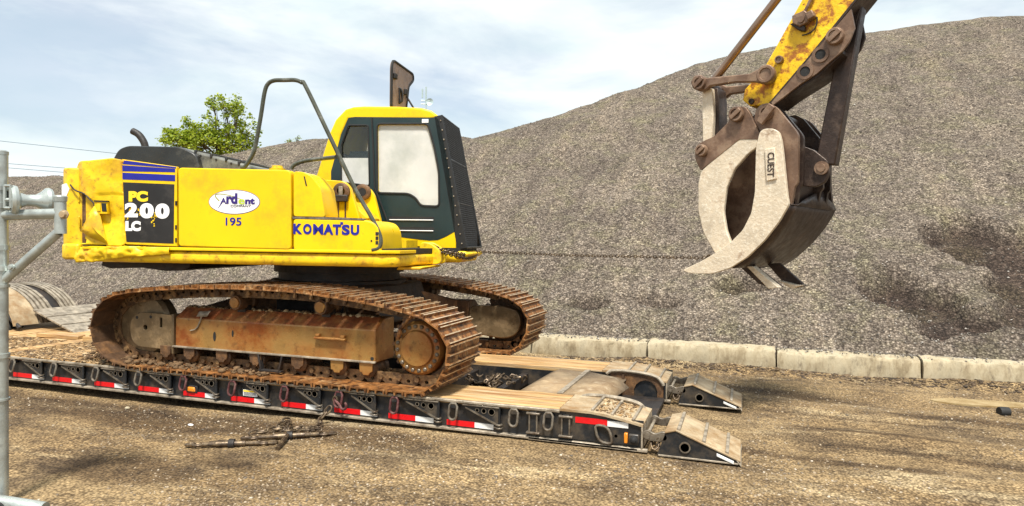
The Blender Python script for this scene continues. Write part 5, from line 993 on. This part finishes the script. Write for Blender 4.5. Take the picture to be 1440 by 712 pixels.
for v in oo.data.vertices: x, z = v.co.x, v.co.z; v.co.x = p4[0]+.01+x*.62-z*.78; v.co.z = p4[1]-.02+x*.78+z*.62
MB().cyl((p4[0], .05, p4[1]), (0, 1, 0), .05, .85, 16).obj('jaw_shaft', 'grdark', AR)
# left claw: two bright tine plates and a curved shell
lt = [(-0.146, -0.125), (-0.084, -0.144), (-0.055, -0.227), (-0.067, -0.313), (-0.148, -0.361), (-0.281, -0.501), (-0.359, -0.683), (-0.384, -0.903), (-0.351, -1.09), (-0.284, -1.248), (-0.411, -1.355), (-0.47, -1.314), (-0.593, -1.111), (-0.651, -0.898), (-0.656, -0.628), (-0.628, -0.501), (-0.474, -0.364), (-0.214, -0.145)]
gpart(lt, .005, .055, 'left_tine', 'grapple', r=.03, bevel=.010); gpart(lt, .62, .67, 'left_tine', 'grdark', r=.012)
def shell(pts, y0, y1, th, name, m, top=None, bulge=0):
    b = MB(); n = len(pts); ny = 7; V = []; F = []
    for j in range(ny):
        y = y0+(y1-y0)*j/(ny-1)
        for i, (x, z) in enumerate(pts): V.append((x, y, z+(top(i, j/(ny-1)) if top else 0)))
    for j in range(ny-1):
        for i in range(n-1): F.append((j*n+i, j*n+i+1, (j+1)*n+i+1, (j+1)*n+i))
    b.add(V, F); o = b.obj(name, m, AR, smooth=60); s_ = o.modifiers.new('s', 'SOLIDIFY'); s_.thickness = th; s_.offset = 0; return o
sm_ = lambda q: [(p.x, p.y) for p in catmull([(x, z, 0) for x, z in q], False, 4)]
shell(sm_([(-0.517, -0.431), (-0.597, -0.531), (-0.617, -0.651), (-0.613, -0.899), (-0.564, -1.097), (-0.441, -1.307), (-0.326, -1.283)]), .05, .62, .02, 'left_shell', 'grbrown')
gpart([(-0.286, -0.135), (-0.171, -0.18), (-0.171, -0.916), (-0.301, -1.234), (-0.485, -1.273), (-0.681, -1.055), (-0.728, -0.625), (-0.609, -0.36)], .36, .40, 'inner_web', 'grbrown', bevel=.004)
# right jaw: front tine, raised name plate, curved shell, back tine
rq = [(-0.042, -0.249), (-0.023, -0.17), (0.023, -0.148), (0.102, -0.156), (0.148, -0.187), (0.173, -0.267), (0.191, -0.399), (0.237, -0.785), (0.254, -0.857), (0.165, -1.018), (0.037, -1.187), (-0.122, -1.347), (-0.283, -1.454), (-0.474, -1.518), (-0.695, -1.523), (-0.786, -1.495), (-0.588, -1.402), (-0.434, -1.313), (-0.287, -1.21), (-0.168, -1.09), (-0.089, -0.929), (-0.059, -0.735), (-0.057, -0.321)]
JT = gpart(rq, -.045, .01, 'right_tine', 'grapple', r=.03, bevel=.012, label='bright worn front tine with raised name plate')
gpart(rq[4:13]+[rq[14]]+rq[17:21], .98+.36, 1.03+.36, 'right_tine', 'grdark', r=.012)
npq = [(0.03, -0.342), (0.122, -0.333), (0.147, -0.622), (0.053, -0.637)]
NP = gpart(npq, -.062, -.04, 'name_plate', 'grapple', JT, .005)
q = [(0.061, -0.376), (0.124, -0.599)]; text('lettering', 'CUEST', 'grdark', q[0][0], q[1][0]-.0, q[1][1], q[0][1], -.0635, NP, None, .02, vertical=True)
js = sm_([(0.228, -0.687), (0.254, -0.844), (0.164, -1.012), (0.037, -1.18), (-0.122, -1.34), (-0.283, -1.448)])
js = [(0.248, -0.85), (0.22, -0.914), (0.164, -1.012), (0.101, -1.1), (0.037, -1.18), (-0.042, -1.264), (-0.122, -1.34), (-0.203, -1.404), (-0.283, -1.448)]
shell(js, .0, 1.38, .025, 'jaw_shell', 'grdark')
gpart([(-0.136, -0.512), (-0.103, -0.717), (-0.083, -0.8), (-0.186, -0.987), (-0.334, -1.182), (-0.466, -1.195), (-0.425, -0.884), (-0.323, -0.594)], 1.35, 1.38, 'jaw_end_plate', 'grdark', bevel=.004)
b = MB(); x0_, z0_ = js[0]
V = []; 
for t, hgt in ((0, .0), (.12, -.004), (.30, .05), (.62, .16), (.80, .17), (.86, .10), (1.0, .06)): V += [(x0_-.0, t*1.38, z0_-.01), (x0_-.03*(hgt > .02), t*1.38, z0_+hgt)]
F = [(2*i, 2*i+2, 2*i+3, 2*i+1) for i in range(6)]; b.add(V, F); o = b.obj('jaw_shell_ear', 'grdark', AR); s_ = o.modifiers.new('s', 'SOLIDIFY'); s_.thickness = .025
b = MB(); q = js; 
gpart([(0.059, -0.244), (0.237, -0.293), (0.219, -0.672), (0.17, -0.857), (0.009, -1.127), (-0.098, -0.92)], .25, 1.30, 'jaw_core', 'grdark', bevel=.012)
# lower tips of the other claw tines
for y0, q in ((.40, [(-0.412, -1.424), (-0.301, -1.399), (-0.198, -1.453), (0.058, -1.639), (-0.039, -1.658), (-0.181, -1.617)]), (.78, [(-0.24, -1.426), (-0.108, -1.414), (0.159, -1.639), (0.055, -1.667), (-0.09, -1.59)])):
    gpart(q, y0, y0+.05, 'lower_tine', 'grdark', bevel=.008)
    gpart([(q[2][0]-.07, q[2][1]+.012), (q[2][0], q[2][1]+.012), (q[3][0], q[3][1]), (q[4][0], q[4][1])], y0-.10, y0, 'tine_wear_edge', 'grapple', bevel=.006)
# thumb strut with lower pin, dark
b = MB(); q = [(0.693, 0.908), (0.475, -0.48)]; a, c = Vector((q[0][0], .30, q[0][1])), Vector((q[1][0], .30, q[1][1])); t = (c-a).normalized(); sd = Vector((t.z, 0, -t.x)); w = .088
b.add([tuple(p+sd*s*w*k+Vector((0, yy, 0))) for p, k in ((a, .8), (c, 1.0)) for s in (-1, 1) for yy in (-.07, .07)], [(0, 1, 3, 2), (4, 6, 7, 5), (0, 4, 5, 1), (2, 3, 7, 6), (0, 2, 6, 4), (1, 5, 7, 3)]); b.obj('thumb_strut', 'grdark', AR, .012)
q = (0.456, -0.517)
gpart([(0.224, -0.276), (0.379, -0.342), (0.506, -0.456), (0.52, -0.562), (0.479, -0.651), (0.398, -0.687), (0.219, -0.666)], .22, .28, 'strut_lug', 'grdark', r=.03); MB().lathe([(0, .062), (-.03, .062), (-.03, .04), (-.04, .036)], (q[0], .22, q[1]), (0, 1, 0), 20).obj('strut_pin', 'grbrown', AR)
q = [(0.628, 0.56), (0.644, 0.958)]
gpart([(0.566, 0.755), (0.647, 0.867), (0.642, 1.123), (0.811, 1.083), (0.741, 0.847), (0.676, 0.606), (0.631, 0.499), (0.582, 0.546)], .22, .40, 'strut_clevis', 'grdark', r=.02)

# ------------------------------------------------------------------ roller post and pipe bracket at the left edge
PA = Vector((math.cos(yaw), math.sin(yaw), 0)); PB = Vector((-math.sin(yaw), math.cos(yaw), 0)); PO = Vector((-4.62, 3.06, 0))
GP = thing('gate_post', 'galvanised pipe post with clamped spool rollers at the left edge of the picture', 'post', PO); GP.rotation_euler.z = yaw
pz = [(0.008, 2.273), (0.005, 0.001)]; px_ = pz[0][0]
MB().cyl((px_, 0, -.3), (0, 0, 1), .047, pz[0][1]+.3, 24).obj('post_pipe', 'galv', GP); MB().lathe([(0, .050), (.02, .050), (.028, .04)], (px_, 0, pz[0][1]-.012), (0, 0, 1), 24).obj('post_cap', 'galv', GP)
for v0, v1 in [(2.054, 2.026), (1.943, 1.91), (1.668, 1.635), (1.533, 1.5), (1.411, 1.392), (0.957, 0.929), (0.661, 0.647)]:
    MB().lathe([(0, .049), (0, .056), (v0-v1, .056), (v0-v1, .049)], (px_, 0, v1), (0, 0, 1), 24).obj('clamp_band', 'galv', GP)
q = [(0.079, 2.053), (0.119, 2.053), (0.118, 1.91), (0.079, 1.91)]
for (xa, za), (xb, zb) in zip(q, q[1:]+q[:1]): MB().tube([(xa, -.05, za), (xb, -.05, zb)], .010, 8).obj('clamp_frame', 'galv', GP)
c = (0.075, 1.962); ax = Vector((.70, .71, .02)).normalized()
b = MB(); b.lathe([(0, .014), (.03, .014), (.032, .085), (.05, .098), (.068, .092), (.085, .05), (.12, .038), (.17, .04), (.20, .06), (.225, .085), (.245, .088), (.262, .078), (.264, .02)], (c[0], -.05, c[1]), ax, 32); b.obj('spool_roller', 'galv', GP)
BR = thing('pipe_bracket', 'galvanised pipe frame with diagonal brace reaching right from the gate post', 'pipe frame', PO); BR.rotation_euler.z = yaw
def gpipe(q, r, nm, y=0.): b = MB(); b.tube([(x, y, z) for x, z in q], r, 16); return b.obj(nm, 'galv', BR)
gpipe([(0.028, 1.864), (0.401, 1.88)], .034, 'horizontal_pipe'); gpipe([(0.404, 1.99), (0.408, 1.748)], .036, 'vertical_stub'); gpipe([(0.392, 1.757), (0.037, 1.44)], .030, 'diagonal_brace')
q = (0.404, 1.99); MB().lathe([(-.03, .040), (.0, .042), (.008, .036)], (q[0], 0, q[1]), (0, 0, 1), 20).obj('stub_cap', 'galv', BR)
q = (0.453, 1.873); MB().lathe([(0, .030), (-.012, .030), (-.012, .022), (-.03, .020)], (q[0], -.03, q[1]), (0, 1, 0), 8).obj('bolt', 'deckplate', BR)
q = (0.111, 1.526); MB().lathe([(0, .022), (-.012, .022), (-.012, .014), (-.025, .013)], (q[0], -.03, q[1]), (0, 1, 0), 8).obj('bolt', 'galv', BR)
FP = thing('ground_pipe', 'pale pipe end lying on the dirt at the foot of the post', 'pipe', PO); FP.rotation_euler.z = yaw
q = [(0.083, 0.026), (0.4, -0.011)]; b = MB(); b.tube([(q[0][0]-.2, -.1, q[0][1]+.012), (q[1][0], -.14, q[1][1]-.004)], .045, 18); b.obj('pipe_body', 'galv', FP)
b = MB(); b.tube([(q[0][0]+.05+.05*math.cos(t), -.20, q[0][1]-.03+.05*math.sin(t)) for t in np.linspace(0, PI, 10)], .010, 8); b.obj('wire_loop', 'rubber', FP)

# ------------------------------------------------------------------ distance: tree, weeds, mast, wires
def far_pt(az_u, Y): return None
def tree():
    D = [-36.75284051721918, 40.0, 7.945173005861466]
    T_ = thing('tree', 'leafy green tree standing behind the gravel pile beyond the black hood', 'tree', (D[0], D[1], 0))
    right = Vector((D[1], -D[0], 0)).normalized(); depth = math.hypot(D[0], D[1]); k_ = depth/944*.98
    def pt(u, v): return right*(((u-310)*.88+4)*k_)+Vector((0, 0, D[2]+(215-v)*k_))
    b = MB(); base = Vector((0, 0, 0)); fork = pt(312, 225); b.tube([base, base.lerp(fork, .5)+right*.1, fork], .28, 8, r2=.16)
    tips = []
    lobes = [(312, 175, 30, 34, 46), (290, 190, 22, 20, 22), (262, 196, 22, 12, 44), (240, 196, 9, 10, 10), (335, 190, 20, 25, 26), (352, 195, 9, 26, 14), (260, 180, 4, 10, 5), (300, 208, 50, 14, 80), (250, 204, 22, 8, 34), (285, 195, 25, 12, 34), (325, 158, 14, 12, 14), (303, 150, 12, 8, 8)]
    for cu, cv, ru, rv, n_ in lobes:
        for _ in range(n_):
            a = random.uniform(0, 2*PI); q = math.sqrt(random.random()); tips.append(pt(cu+ru*q*math.cos(a), cv+rv*q*math.sin(a))+Vector((-right.y, right.x, 0))*random.uniform(-2.2, 2.2)*(ru/30))
    limbs = [pt(u, v) for u, v in ((312, 150), (298, 160), (330, 162), (285, 185), (262, 195), (345, 185), (318, 172), (240, 198), (262, 178))]
    for l in limbs: m_ = fork.lerp(l, .5)+Vector((random.gauss(0, .2), random.gauss(0, .2), .1)); b.tube([fork-Vector((0, 0, .3)), m_, l], .10, 6, r2=.025)
    for t in tips:
        l = min(limbs, key=lambda q: (q-t).length); j = fork.lerp(l, random.uniform(.4, .95)); b.tube([j, j.lerp(t, .6)+Vector((0, 0, .08)), t], .022, 4, r2=.008)
    b.obj('trunk', 'bark', T_)
    V = []; F = []
    for t in tips:
        for _ in range(34):
            c = t+Vector((random.gauss(0, .16), random.gauss(0, .16), random.gauss(0, .12))); s_ = random.uniform(.06, .13)
            e = Vector((random.gauss(0, 1), random.gauss(0, 1), random.gauss(0, .5))).normalized(); f = e.cross(Vector((random.gauss(0, .6), random.gauss(0, .6), 1))).normalized(); o_ = len(V)
            V += [c-e*s_, c+f*s_*.75, c+e*s_, c-f*s_*.75]; F.append((o_, o_+1, o_+2, o_+3))
    b = MB(); b.add(V, F); b.obj('crown', 'leaf', T_, smooth=0)
tree()
def weed(u, v, n_, h, lab):
    r = {0: (-13.68, 17.85, 4.85), 1: (-13.37, 17.87, 4.87)}[n_]
    T_ = thing('weed_plant', lab, 'plant', (r[0], r[1], float(pile_h(np.array([r[0]]), np.array([r[1]]))[0])-.05), 'weeds on the pile crest'); b = MB(); V = []; F = []; s = MB()
    for k in range(5):
        e = Vector((random.gauss(0, .07), random.gauss(0, .07), h*random.uniform(.6, 1))); s.tube([(0, 0, 0), e*.6, e], .008, 4)
        for q in range(9):
            c = e*random.uniform(.4, 1)+Vector((random.gauss(0, .05),)*3); d = Vector((random.gauss(0, 1), random.gauss(0, 1), .4)).normalized()*.035; f = d.cross(Vector((0, 0, 1))).normalized()*.022; o_ = len(V); V += [c-d, c+f, c+d, c-f]; F.append((o_, o_+1, o_+2, o_+3))
    s.obj('stem', 'bark', T_); b.add(V, F); b.obj('foliage', 'leaf', T_, smooth=0)
weed(0, 0, 0, .20, 'left and smaller green weed on the pile crest behind the handrail'); weed(0, 0, 1, .28, 'right and taller green weed on the pile crest behind the handrail')
D = [-29.909795661787822, 60.00000000000001, 14.82933721194096]
MS = thing('radio_mast', 'thin pale radio mast with a round dish, seen behind the cab roof', 'mast', (D[0], D[1], 0)); dk = math.hypot(D[0], D[1])/944; R_ = Vector((D[1], -D[0], 0)).normalized(); top = D[2]
MB().tube([(0, 0, 0), (0, 0, top+24*dk)], .07, 6).obj('mast_pole', 'mast', MS)
for dx, z0, z1 in ((-5, 12, 24), (0, 8, 27)): p = R_*dx*dk; MB().tube([p+Vector((0, 0, top+z0*dk)), p+Vector((0, 0, top+z1*dk))], .09, 6).obj('antenna', 'mast', MS)
for z0 in (8, 3): MB().tube([R_*-7*dk+Vector((0, 0, top+z0*dk)), R_*5*dk+Vector((0, 0, top+z0*dk))], .05, 6).obj('cross_arm', 'mast', MS)
p = R_*5.5*dk; MB().lathe([(0, .12), (.12, .33), (.16, .36), (.14, .33), (.02, .05)], p+Vector((0, 0, top+6*dk)), (.25, -.95, .1), 18).obj('dish', 'mast', MS)
for i, (ua, va, ub, vb, lab) in enumerate([(-300, 163, 330, 234, 'topmost overhead wire in the sky at upper left'), (-300, 203, 330, 255, 'middle overhead wire in the sky at left'), (-300, 208, 330, 262, 'lowest overhead wire in the sky at left')]):
    A, Bp = [[-124.9925886012683, 55.0, 17.61146972349983], [-62.03214640676238, 70.0, 10.796116286804164], [-125.04222460312212, 55.0, 13.704910110942386], [-62.02011429937681, 70.0, 8.880856754018144], [-125.04843589919193, 55.0, 13.216055298674961], [-62.016101595691744, 70.0, 8.242118356929364]][2*i:2*i+2]
    b = MB(); b.tube([A, Vector(A).lerp(Vector(Bp), .5)-Vector((0, 0, .15)), Bp], .035, 5); tag(b.obj('power_line', 'wirem'), lab, 'power line', 'power lines')
